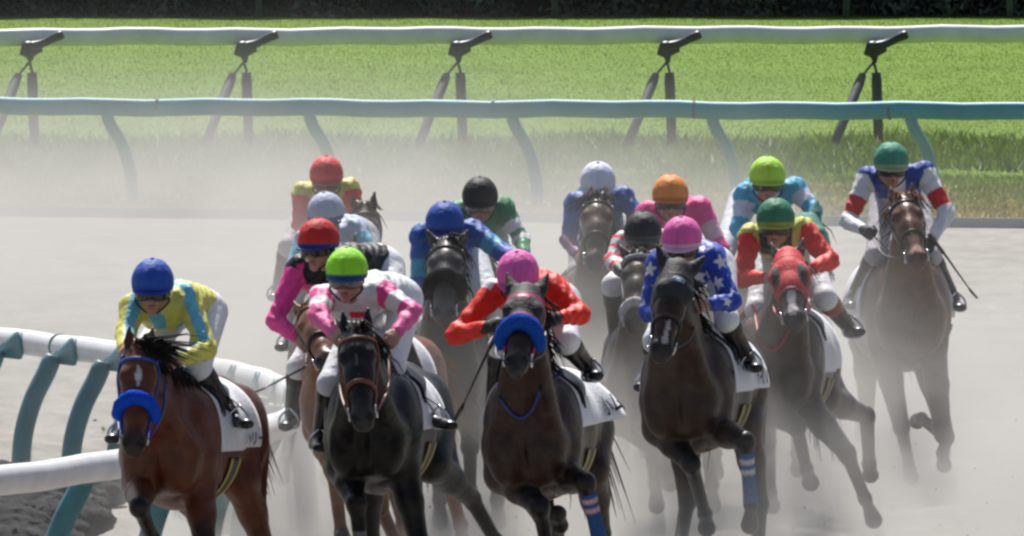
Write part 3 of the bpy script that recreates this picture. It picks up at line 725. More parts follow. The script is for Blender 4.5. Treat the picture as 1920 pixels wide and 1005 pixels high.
    for f0, wd, cc, ou in ((-.20, .05, gc, .010), (-.145, .012, ge, .013), (-.255, .012, ge, .013)):
        V, F = grid(lambda u, v: surf(f0 - wd + 2 * wd * u, R(106 + 148 * v), ou), 3, 36, .006)
        mk('girth', V, F, M['strap'], root, col=np.array(cc))
    def sadpt(u, v):
        f = .0 - .44 * u; am = 62 - 30 * u; a = R(-am + 2 * am * v); return surf(f, a, .030 + .03 * max(0, abs(u - .5) - .3) * (1 - abs(2 * v - 1)))
    V, F = grid(sadpt, 12, 20, .012); mk('saddle', V, F, M['black'], root)
    if sp.get('breast') is not None:
        ring = []; fo = np.linspace(.1, .9, 160)
        for i in range(25):
            x_ = -.16 + .32 * i / 24; z_ = 1.34 + .26 * (x_ / .16) ** 2; Q = np.array([L(x_, q_, z_) for q_ in fo]); s_ = G.sample(Q); k = int(np.argmax(s_ > 0)); ring.append(Q[k] + fr.f * .004)
        mk('breast_strap', *tube(ring, .010, 6), M['strap'], root, col=np.array(sp['breast']))
    for k, cc in sp.get('bandage', {}).items():
        p = fl[k[1]] if k[0] == 'f' else hl[k[1]]
        pts = [p[0] + (p[1] - p[0]) * t for t in np.linspace(.16, 1.02, 22)]; rr = [.047 - .006 * math.sin(math.pi * t) + .002 * (i % 2) for i, t in enumerate(np.linspace(0, 1, 22))]
        V, F = tube(pts, rr, 12); cl = np.tile(np.array(cc[0]), (len(V), 1)); ring = np.arange(len(V)) // 12
        cl[np.isin(ring, (3, 4, 7, 8))] = cc[1]; mk('leg_bandage', V, F, M['fleece'], root, cl)
    return root

# ------------------------------------------------------------------ jockeys
def star(x, y, r):
    a = (np.arctan2(x, y) + math.pi / 5) % (2 * math.pi / 5) - math.pi / 5; rr = np.hypot(x, y)
    return rr * np.cos(np.abs(a) - .0) < r * (.46 + .54 * (1 - np.abs(a) / (math.pi / 5)) ** 1.6) * np.cos(a) 

def build_jockey(sp):
    fr, j = sp['fr'], sp['j']; Yb = fr.o[1]; Hc = sp['helm']; lift = sp['lift']; r, f = fr.r, fr.f
    L = lambda x, ff, z: fr(x, ff, z + lift)
    root = thing('person', j['label'], 'jockey', (fr.o[0], fr.o[1], 1.2 + lift), 'jockeys riding in the race')
    tl = R(j.get('tilt', 16) - 8); yw = R(j.get('yaw', 0)); ro = R(j.get('roll', 0))
    g = nrm(f * math.cos(yw) - r * math.sin(yw)); gs = nrm(np.cross(UP, g)); gs = gs if gs @ r > 0 else -gs
    Gf = nrm(g * math.cos(tl) - UP * math.sin(tl)); Gu = nrm(UP * math.cos(tl) + g * math.sin(tl))
    Gs = nrm(gs * math.cos(ro) + Gu * math.sin(ro)); Gu = nrm(np.cross(Gf, Gs)); Gu = Gu if Gu @ UP > 0 else -Gu
    def hp(s, u, ff): return Hc + Gs * s + Gu * u + Gf * ff
    def pt(k, d):
        q = j.get(k)
        return P(q[0], q[1], Yb - q[2]) if q else d
    nk = Hc - f * .12 - UP * .10
    sh = {-1: pt('shL', nk - r * .165 - f * .05 - UP * .03), 1: pt('shR', nk + r * .165 - f * .05 - UP * .03)}
    el = {-1: pt('elL', L(-.32, .16, 1.80)), 1: pt('elR', L(.32, .16, 1.80))}
    ha = {-1: pt('haL', L(-.14, .42, 1.72)), 1: pt('haR', L(.14, .42, 1.72))}
    kn = {-1: pt('knL', L(-.27, .03, 1.60)), 1: pt('knR', L(.27, .03, 1.60))}
    an = {-1: pt('anL', L(-.345, -.22, 1.30)), 1: pt('anR', L(.345, -.22, 1.30))}
    to = {s: an[s] + f * .17 + r * s * .03 - UP * .06 for s in (-1, 1)}
    for s, k in ((-1, 'toL'), (1, 'toR')): to[s] = pt(k, to[s])
    pel = pt('pel', L(0, -.42, 1.98)); ch = (sh[-1] + sh[1]) / 2 - f * .08 - UP * .05; wa = (pel + ch) / 2 + UP * .035
    hip = {s: pel + r * s * .10 - UP * .04 for s in (-1, 1)}
    allp = [Hc, pel, ch] + [d[s] for d in (sh, el, ha, kn, an, to) for s in (-1, 1)]
    lo = np.min(allp, 0) - .2; hi = np.max(allp, 0) + .2
    hv = sp.get('jvox', .0068)
    def torso(G, i, k=.03, rid=1):
        G.op(cone(pel, wa, (.150 + i, .105 + i), (.135 + i, .100 + i), r), .04, rid=rid); G.op(cone(wa, ch, (.135 + i, .100 + i), (.155 + i, .115 + i), r), .04, rid=rid)
        G.op(cone(sh[-1] - UP * .02, sh[1] - UP * .02, .068 + i, .068 + i), .05, rid=rid); G.op(cone(ch, nk, (.12 + i, .08 + i), (.06 + i, .055 + i), r), .04, rid=rid)
    def arm(G, s, i, billow=0):
        G.op(cone(sh[s], el[s], .057 + i + billow, .043 + i + billow * .6), .03, rid=2 if s < 0 else 4)
        G.op(cone(el[s], ha[s] + (el[s] - ha[s]) * .14, .045 + i + billow * .7, .030 + i), .02, rid=3 if s < 0 else 5)
    def leg(G, s, i, low=True):
        G.op(cone(hip[s], kn[s], .092 + i, .062 + i), .04, rid=6)
        if low: G.op(cone(kn[s], an[s], .056 + i, .038 + i), .03, rid=7)
    def foot(G, s, i):
        G.op(cone(an[s] - f * .04 - UP * .035, to[s], (.036 + i, .032 + i), (.040 + i, .024 + i), r), .03, rid=8)
    def hand(G, s, i):
        wr = ha[s]; d = nrm(ha[s] - el[s]); lat = nrm(UP - d * (UP @ d)); inn = nrm(np.cross(d, lat)); inn = inn if inn @ (-r * s) > 0 else -inn
        lat = nrm(lat * .75 + inn * .45); inn = nrm(inn - lat * (inn @ lat))
        G.op(cone(wr - d * .05, wr + d * .045, (.030 + i, .022 + i), (.043 + i, .020 + i), lat), .012, rid=9)
        for k_, (o, ln) in enumerate(((.030, .92), (.010, 1.0), (-.011, .95), (-.031, .78))):
            b = wr + d * .05 + lat * o; p1 = b + (d * .030 + inn * .012) * ln; p2 = p1 + (inn * .026 - d * .006) * ln; p3 = p2 + (-d * .024 + inn * .004) * ln
            G.op(cone(b, p1, .0108 + i, .0102 + i), .004, rid=9); G.op(cone(p1, p2, .0102 + i, .0096 + i), .004, rid=9); G.op(cone(p2, p3, .0096 + i, .0085 + i), .004, rid=9)
        t0 = wr + d * .01 + lat * .034; t1 = t0 + d * .034 + lat * .012 + inn * .012; t2 = t1 + d * .020 + inn * .022 - lat * .008
        G.op(cone(t0, t1, .0135 + i, .0112 + i), .006, rid=9); G.op(cone(t1, t2, .0112 + i, .0092 + i), .004, rid=9)
        return wr + d * .055 + inn * .03
    # the body, one continuous surface
    G = Field(lo, hi, hv); torso(G, 0)
    grip = {}
    for s in (-1, 1): arm(G, s, 0); leg(G, s, 0); foot(G, s, -.004); grip[s] = hand(G, s, 0)
    sp['grip'] = grip
    G.op(cone(nk, hp(0, -.06, -.02), .058, .052), .03, rid=10)
    G.op(blob(hp(0, .01, -.015), (.074, .098, .094), [Gs, Gu, Gf]), .02, rid=10)
    G.op(cone(hp(0, -.05, .035), hp(0, -.118, .055), (.058, .055), (.030, .030), Gs), .03, rid=10)
    G.op(blob(hp(0, -.125, .068), (.020, .014, .014), [Gs, Gu, Gf]), .012, rid=10)
    G.op(cone(hp(0, -.025, .082), hp(0, -.062, .108), .011, .0145), .010, rid=10)
    for s in (-1, 1):
        G.op(blob(hp(.016 * s, -.065, .095), .010), .008, rid=10)
        G.op(blob(hp(.046 * s, -.05, .062), (.024, .018, .018), [Gs, Gu, Gf]), .015, rid=10)
        G.op(blob(hp(.076 * s, -.05, -.012), (.010, .032, .020), [Gs, Gu, Gf]), .008, rid=10)
        G.op(blob(hp(.031 * s, -.026, .088), (.014, .010, .012), [Gs, Gu, Gf]), .008, sub=True)
        G.op(blob(hp(.031 * s, -.027, .078), (.012, .010, .010), [Gs, Gu, Gf]), .003, rid=11)
    G.op(blob(hp(0, -.086, .090), (.024, .0065, .012), [Gs, Gu, Gf]), .006, rid=12); G.op(blob(hp(0, -.100, .088), (.020, .007, .012), [Gs, Gu, Gf]), .006, rid=12)
    G.op(blob(hp(0, -.093, .104), (.024, .0022, .008), [Gs, Gu, Gf]), .003, sub=True)
    V, F, rid = G.mesh()
    cl = np.tile(np.array((.38, .21, .15)), (len(V), 1)); cl[rid == 12] = (.36, .12, .11); cl[rid == 11] = (.08, .06, .05)
    q = V - Hc; cl[(q @ Gu > .02) & (rid == 10)] = (.012, .010, .010); cl[(q @ Gf < -.02) & (rid == 10) & (q @ Gu > -.07)] = (.012, .010, .010)
    mk('body', V, F, M['skin'], root, cl)
    if j.get('glove'):
        for s in (-1, 1):
            G = Field(ha[s] - .14, ha[s] + .14, .007); hand(G, s, .0035); G.op(cone(ha[s] - nrm(ha[s] - el[s]) * .06, ha[s], .034, .033), .01)
            V, F, _ = G.mesh(); mk('glove', V, F, M['glove'], root)
    # silks
    G = Field(lo, hi, hv); torso(G, .010)
    for s in (-1, 1): arm(G, s, .007, .008)
    d32 = np.float32
    # creases: shallow ripples running across limbs and back
    X, Y, Z = G.ax[0][:, None, None], G.ax[1][None, :, None], G.ax[2][None, None, :]
    ph = rng.uniform(0, 6, 6)
    G.d += d32(.0042) * (np.sin(X * 37 + Z * 64 + 2.0 * np.sin(Y * 17 + X * 11 + d32(ph[3])) + d32(ph[0])) * np.sin(Y * 27 - Z * 25 + X * 13 + d32(ph[1])) + .7 * np.sin(X * 90 - Z * 70 + Y * 40 + d32(ph[2])))
    # open at neck and hem, stop at wrists
    G.op(cone(nk + UP * .03, Hc, .045, .06), .012, sub=True)
    V, F, rid = G.mesh()
    reg = np.select([rid == 2, rid == 4, rid == 3, rid == 5], [1, 1, 2, 2], 0); sgn = np.where(np.isin(rid, (2, 3)), -1, 1)
    t = np.zeros(len(V)); ang = np.zeros(len(V))
    for k, (A_, B_) in {2: (sh[-1], el[-1]), 4: (sh[1], el[1]), 3: (el[-1], ha[-1]), 5: (el[1], ha[1])}.items():
        m = rid == k; ab = B_ - A_; t[m] = ((V[m] - A_) @ ab) / (ab @ ab)
        e1 = nrm(np.cross(ab, UP)); e2 = nrm(np.cross(e1, ab)); q = V[m] - A_; ang[m] = np.arctan2(q @ e1, q @ e2)
    bx = nrm(pel - (sh[-1] + sh[1]) / 2); q = V - (sh[-1] + sh[1]) / 2
    u = q @ r; v = q @ bx; fr_ = -(q @ bx); zz = q @ UP
    cl = j['silk'](dict(reg=reg, sgn=sgn, t=t, ang=ang, u=u, v=v, z=zz, n=len(V), px=V))
    mk('silk_shirt', V, F, M['silk'], root, cl)
    # breeches
    G = Field(np.min([pel, *hip.values(), *kn.values()], 0) - .2, np.max([pel, *hip.values(), *kn.values()], 0) + .2, .011)
    G.op(cone(pel - bx * -.02, pel + (wa - pel) * .35, (.158, .112), (.148, .108), r), .04)
    for s in (-1, 1): leg(G, s, .008, False); G.op(cone(kn[s], kn[s] + (an[s] - kn[s]) * .22, .066, .060), .03)
    V, F, _ = G.mesh(); mk('breeches', V, F, M['breech_d'] if j.get('dusty') else M['breech'], root)
    for s in (-1, 1):
        G = Field(np.min([kn[s], an[s], to[s]], 0) - .14, np.max([kn[s], an[s], to[s]], 0) + .14, .010)
        k0 = kn[s] + (an[s] - kn[s]) * .16
        G.op(cone(k0, an[s], .066, .046), .02); foot(G, s, .006); G.op(cone(k0, k0 + (an[s] - k0) * .1, .070, .069), .01)
        V, F, _ = G.mesh(); cl = np.tile(np.array(j.get('boot', (.012, .012, .014))), (len(V), 1))
        tt = ((V - kn[s]) @ (an[s] - kn[s])) / ((an[s] - kn[s]) @ (an[s] - kn[s]))
        if j.get('boottop') is not None: cl[tt < .38] = j['boottop']
        mk('boot', V, F, M['boot'], root, cl)
    # helmet: cloth covered shell, seams, band, peak, button
    cc = np.array(j['cap']); bc = np.array(j.get('band', cc * .8))
    rx, ry, rz = .119, .140, .128; hc0 = hp(0, .034, -.014)
    nu, nv = 48, 22; Vh = []; Ch = []
    for k in range(nv + 1):
        th = R(2 + (112 - 2) * k / nv)
        for i in range(nu):
            ph = 2 * math.pi * i / nu; e = 1.0
            seam = min(abs((ph * 3 / math.pi) - round(ph * 3 / math.pi)), 1) ; 
            if seam < .05 and k > 1: e = 1.014
            e *= 1 + .004 * math.sin(ph * 7 + th * 9) + (.008 if th > R(101) else 0)
            ft = max(0, math.cos(ph)) ; th2 = th - R(9) * ft * (th / R(112)) ** 2
            p = hc0 + e * (Gs * rx * math.sin(th2) * math.sin(ph) + Gf * ry * math.sin(th2) * math.cos(ph) + Gu * rz * math.cos(th2))
            Vh.append(p); Ch.append(bc if th > R(101) else cc * (.86 if seam < .05 else 1.0))
    Fh = [(k * nu + i, k * nu + (i + 1) % nu, (k + 1) * nu + (i + 1) % nu, (k + 1) * nu + i) for k in range(nv) for i in range(nu)]
    Fh.append(tuple(range(nu))[::-1])
    # inner lining closes the shell
    n0 = len(Vh); Vh += [hc0 + (np.array(p) - hc0) * .93 for p in Vh[nv * nu:(nv + 1) * nu]] + [hc0 + Gu * .02]; Ch += [np.array((.02, .02, .02))] * (nu + 1)
    for i in range(nu):
        Fh.append((nv * nu + i, nv * nu + (i + 1) % nu, n0 + (i + 1) % nu, n0 + i)); Fh.append((n0 + i, n0 + (i + 1) % nu, n0 + nu))
    ho = mk('helmet', Vh, Fh, M['cap'], root, np.array(Ch))
    def peak(u_, v_):
        ph = R(-62 + 124 * u_); th = R(102); k = math.cos(ph) ** .7 if math.cos(ph) > 0 else 0
        return hc0 + Gs * (rx * math.sin(th) * math.sin(ph) * (1 + .03 * v_)) + Gf * (ry * math.sin(th) * math.cos(ph) + .042 * v_ * k) + Gu * (rz * math.cos(th) - .012 * v_)
    V, F = grid(peak, 24, 4, .006); mk('helmet_peak', V, F, M['cap'], ho, col=bc)
    mk('helmet_button', *ball(hc0 + Gu * rz, (.013, .013, .008), [Gs, Gf, Gu]), M['cap'], ho, col=cc * .75)
    # chin strap
    pts = [hp(.088 * s, -.035 - .075 * k, .01 + .035 * k) for s, k in ((-1, 0), (-1, .6))] + [hp(0, -.140, .055)] + [hp(.088 * s, -.035 - .075 * k, .01 + .035 * k) for s, k in ((1, .6), (1, 0))]
    mk('chin_strap', *tube(catmull(pts, 5), .006, 6), M['black'], root)
    # goggles
    gy = j.get('gog', -.030)
    def gog(u_, v_, o=0.):
        a = R(-78 + 156 * u_); hh = .026 * (1 - .25 * math.exp(-(a / .22) ** 2)) * (1 - .3 * (abs(a) / R(78)) ** 4)
        lowc = .012 * math.exp(-(a / .25) ** 2) * (1 - v_)
        return hp((.090 + o) * math.sin(a), gy - hh + 2 * hh * v_ + lowc, (.104 + o) * math.cos(a) + .004)
    V, F = grid(lambda a, b: gog(a, b), 28, 6, .006); go = mk('goggles', V, F, M['black'], root)
    V, F = grid(lambda a, b: gog(.04 + .92 * a, .14 + .72 * b, .008), 28, 6, .003); mk('goggle_lens', V, F, M['lens'] if not j.get('clear') else M['lens_c'], go)
    V, F = grid(lambda a, b: hp(.098 * math.sin(R(75 + 210 * a)), gy - .010 + .02 * b, .100 * math.cos(R(75 + 210 * a))), 24, 1, .004); mk('goggle_strap', V, F, M['black'], go)
    # reins, stirrups belong to the horse's tack
    hr = sp['root']; rc = np.array(sp['c'].get('reins', sp['c'].get('bridle', (.015, .013, .013))))
    mb = MB()
    for s in (-1, 1):
        a = sp['around'](.82, R(95 * s), .02); b = grip[s]; m1 = a + (b - a) * .5 - UP * sp.get('sag', .05) + r * s * .03
        mb.add(*tube(catmull([a, m1, b], 8), .009, 6, flat=.5))
    m = (grip[-1] + grip[1]) / 2 - UP * .10 + f * .05; mb.add(*tube(catmull([grip[-1], m, grip[1]], 8), .009, 6, flat=.5))
    mb.build('reins', M['strap'], hr, col=rc)
    for s in (-1, 1):
        bt = an[s] + (to[s] - an[s]) * .5 - UP * .045; tp = bt + UP * .12 - f * .02
        mk('stirrup', *tube(catmull([tp, bt + r * .055 + UP * .06, bt + r * .05, bt - r * .05, bt - r * .055 + UP * .06, tp], 6), .008, 6), M['metal'], hr)
        q = an[s] + (kn[s] - an[s]) * .8 - r * s * .055; mk('stirrup_leather', *tube(catmull([q, (q + tp) / 2 + r * s * .01, tp], 4), .011, 6, flat=.3), M['black'], hr)
    return root

def whip(a, b, label, loop=True):
    a, b = np.asarray(a, float), np.asarray(b, float); d = b - a
    root = thing('riding_whip', label, 'whip', tuple(a), 'riding whips')
    pts = [a - nrm(d) * .05, a, a + d * .3, a + d * .6 - UP * .01, a + d * .8 - UP * .015]
    mk('shaft', *tube(pts, [.011, .011, .008, .006, .005], 8), M['black'], root)
    mk('handle', *tube([a - nrm(d) * .07, a - nrm(d) * .055, a + d * .22], [.012, .0145, .0125], 8), M['boot'], root, col=np.array((.03, .03, .03)))
    mk('flap', *tube([a + d * .78 - UP * .015, a + d * .86 - UP * .016, b - UP * .01], [.006, .016, .013], 8, flat=.4), M['black'], root)

# ------------------------------------------------------------------ the field
BAY = dict(coat=(.098, .026, .011), leg=(.012, .008, .007), muzzle=(.025, .017, .014))
DARK = dict(coat=(.027, .0105, .0065), leg=(.008, .006, .006), muzzle=(.020, .016, .014))
BLACK = dict(coat=(.0085, .008, .0085), leg=(.008, .0075, .0075), muzzle=(.04, .038, .036))
BROWN = dict(coat=(.055, .030, .019), leg=(.03, .022, .018), muzzle=(.03, .022, .018))
CHEST = dict(coat=(.235, .085, .034), leg=(.17, .07, .035), muzzle=(.13, .06, .04), mane=(.16, .06, .025))
SLATE = dict(coat=(.048, .043, .042), leg=(.03, .028, .027), muzzle=(.075, .065, .06))
def C_(a): return np.array(a, float)
Wh, Pk, Rd, Bl, Yl = C_((.72, .72, .74)), C_((.80, .055, .30)), C_((.72, .025, .018)), C_((.018, .06, .42)), C_((.62, .59, .13))
Lb, Tq, Gn, Bk, Lm = C_((.15, .47, .62)), C_((.03, .30, .48)), C_((.02, .22, .09)), C_((.014, .014, .016)), C_((.30, .78, .03))
def base(d, c): return np.tile(C_(c), (d['n'], 1))
def silk1(d):
    c = base(d, Yl); arm = d['reg'] > 0; c[arm & (np.abs(d['ang'] - .5 * d['sgn']) < .55)] = Lb; c[(d['reg'] == 2) & (d['t'] > .80)] = Yl
    tor = d['reg'] == 0
    for uu, vv, rr in ((.0, .0, .04), (.03, .18, .055), (-.10, .12, .04), (.11, .08, .035), (.02, .34, .06)): c[tor & (np.hypot(d['u'] - uu, d['v'] - vv) < rr)] = Lb
    c[tor & (np.hypot(d['u'] - .0, d['z'] + .10) < .045)] = Lb
    return c
def silk2(d):
    c = base(d, Pk); tor = d['reg'] == 0; c[tor] = Bk; c[tor & (np.abs(d['u'] + .10) < .028)] = Pk; c[tor & (np.abs(d['z'] + .12) < .02)] = Pk; c[(d['reg'] == 1) & (d['t'] < .10)] = Bk; return c
def silk3(d):
    c = base(d, Wh); c[(d['reg'] == 1) & (d['t'] > .08) & (d['t'] < .42)] = Pk * C_((1, 1.3, 1)); c[(d['reg'] == 1) & (d['t'] > .78)] = Pk * C_((1, 1.8, 1.1)); c[(d['reg'] == 2)] = Pk * C_((1, 2.4, 1.2))
    c[(d['reg'] == 0) & (np.abs(d['z'] + .12) < .018) & (np.abs(d['u'] - .04) < .045)] = C_((.7, .03, .08)); return c
def silk4(d):
    c = base(d, (.40, .47, .62)); c[(d['reg'] == 1) & (d['t'] > .35) & (d['t'] < .75)] = Lb; c[(d['reg'] == 2) & (d['t'] > .2) & (d['t'] < .55)] = Lb; return c
def silk5(d):
    c = base(d, Rd); tor = d['reg'] == 0; c[tor & (d['v'] < .30)] = Yl; c[tor & (np.abs(d['u']) < .07)] = Bk; c[(d['reg'] == 1) & (d['t'] < .2)] = Yl; return c
def silk6(d):
    c = base(d, Bl * C_((.8, 1.5, .9))); c[(d['reg'] == 1) & (d['t'] > .55) & (d['t'] < .98)] = Tq; return c
def silk7(d):
    c = base(d, Gn); c[(d['reg'] == 1) & (d['t'] > .50) & (d['t'] < .78)] = Wh; c[(d['reg'] == 2) & (d['t'] < .25)] = Wh; c[(d['reg'] == 0) & (d['u'] < -.08)] = C_((.3, .55, .5)); return c
def silk8(d):
    c = base(d, Rd * C_((1.05, 1.1, .7))); c[(d['reg'] == 1) & (d['t'] < .12) & (d['sgn'] < 0) & (np.abs(d['ang']) < .8)] = Wh; return c
def silk9(d):
    c = base(d, Bl * C_((1.2, 1.6, .8))); c[(d['reg'] == 2)] = C_((.22, .10, .22)); return c
def silk10(d):
    c = base(d, Pk); c[(d['reg'] == 1) & (d['t'] > .42) & (d['t'] < .80)] = C_((.70, .42, .52)); c[(d['reg'] == 0) & (np.abs(d['u']) < .06)] = C_((.62, .40, .45)); return c
def silk11(d):
    c = base(d, Wh); arm = d['reg'] > 0; c[arm & (np.sin(d['t'] * 15 + d['ang'] * 1.2) > .3)] = C_((.72, .03, .06)); c[(d['reg'] == 2) & (d['t'] > .55)] = Bk * 3; c[(d['reg'] == 0) & (np.abs(d['u']) < .05)] = C_((.7, .03, .12)); return c
def silk12(d):
    c = base(d, C_((.016, .055, .40))); arm = d['reg'] == 1
    for aa, tt, rr in ((.2, .25, .047), (1.3, .62, .047), (-1.0, .60, .045), (.3, .98, .05), (2.4, .3, .045), (-2.2, .3, .045)):
        da = (d['ang'] - aa + math.pi) % (2 * math.pi) - math.pi; c[(d['reg'] == 1) & star(da * .066, (tt - d['t']) * .29, rr)] = Wh
    for aa, tt in ((.4, .5), (-1.4, .4)):
        da = (d['ang'] - aa + math.pi) % (2 * math.pi) - math.pi; c[(d['reg'] == 2) & star(da * .055, (tt - d['t']) * .25, .04)] = Wh
    for uu, vv in ((-.11, .02), (.11, .02), (0, .12), (-.09, .26), (.09, .26), (0, .40)): c[(d['reg'] == 0) & (d['z'] > -.02) & star(d['u'] - uu, vv - d['v'], .055)] = Wh
    for uu, zz in ((-.09, -.10), (.08, -.10), (0, -.19)): c[(d['reg'] == 0) & (d['z'] <= -.02) & star(d['u'] - uu, d['z'] - zz, .05)] = Wh
    return c
def silk13(d):
    c = base(d, C_((.05, .38, .62))); c[(d['reg'] == 1) & (d['t'] > .30) & (d['t'] < .72)] = C_((.55, .62, .74)); c[(d['reg'] == 0) & (np.abs(d['u']) < .05)] = Wh * .8; return c
def silk14(d):
    c = base(d, Rd); tor = d['reg'] == 0; c[tor] = Bk; c[tor & (np.abs(d['u']) > .10)] = Yl; c[tor & (np.abs(d['z'] + .17) < .03)] = Yl; c[(d['reg'] == 1) & (d['t'] < .07)] = Yl; return c
def silk15(d):
    c = base(d, Wh); tor = d['reg'] == 0; c[tor & (np.abs(d['u']) > .055)] = C_((.02, .06, .34)); c[(d['reg'] == 1) & (d['t'] < .04)] = C_((.02, .06, .34)); c[(d['reg'] == 1) & (d['t'] > .50) & (d['t'] < .86)] = C_((.62, .02, .03)); return c

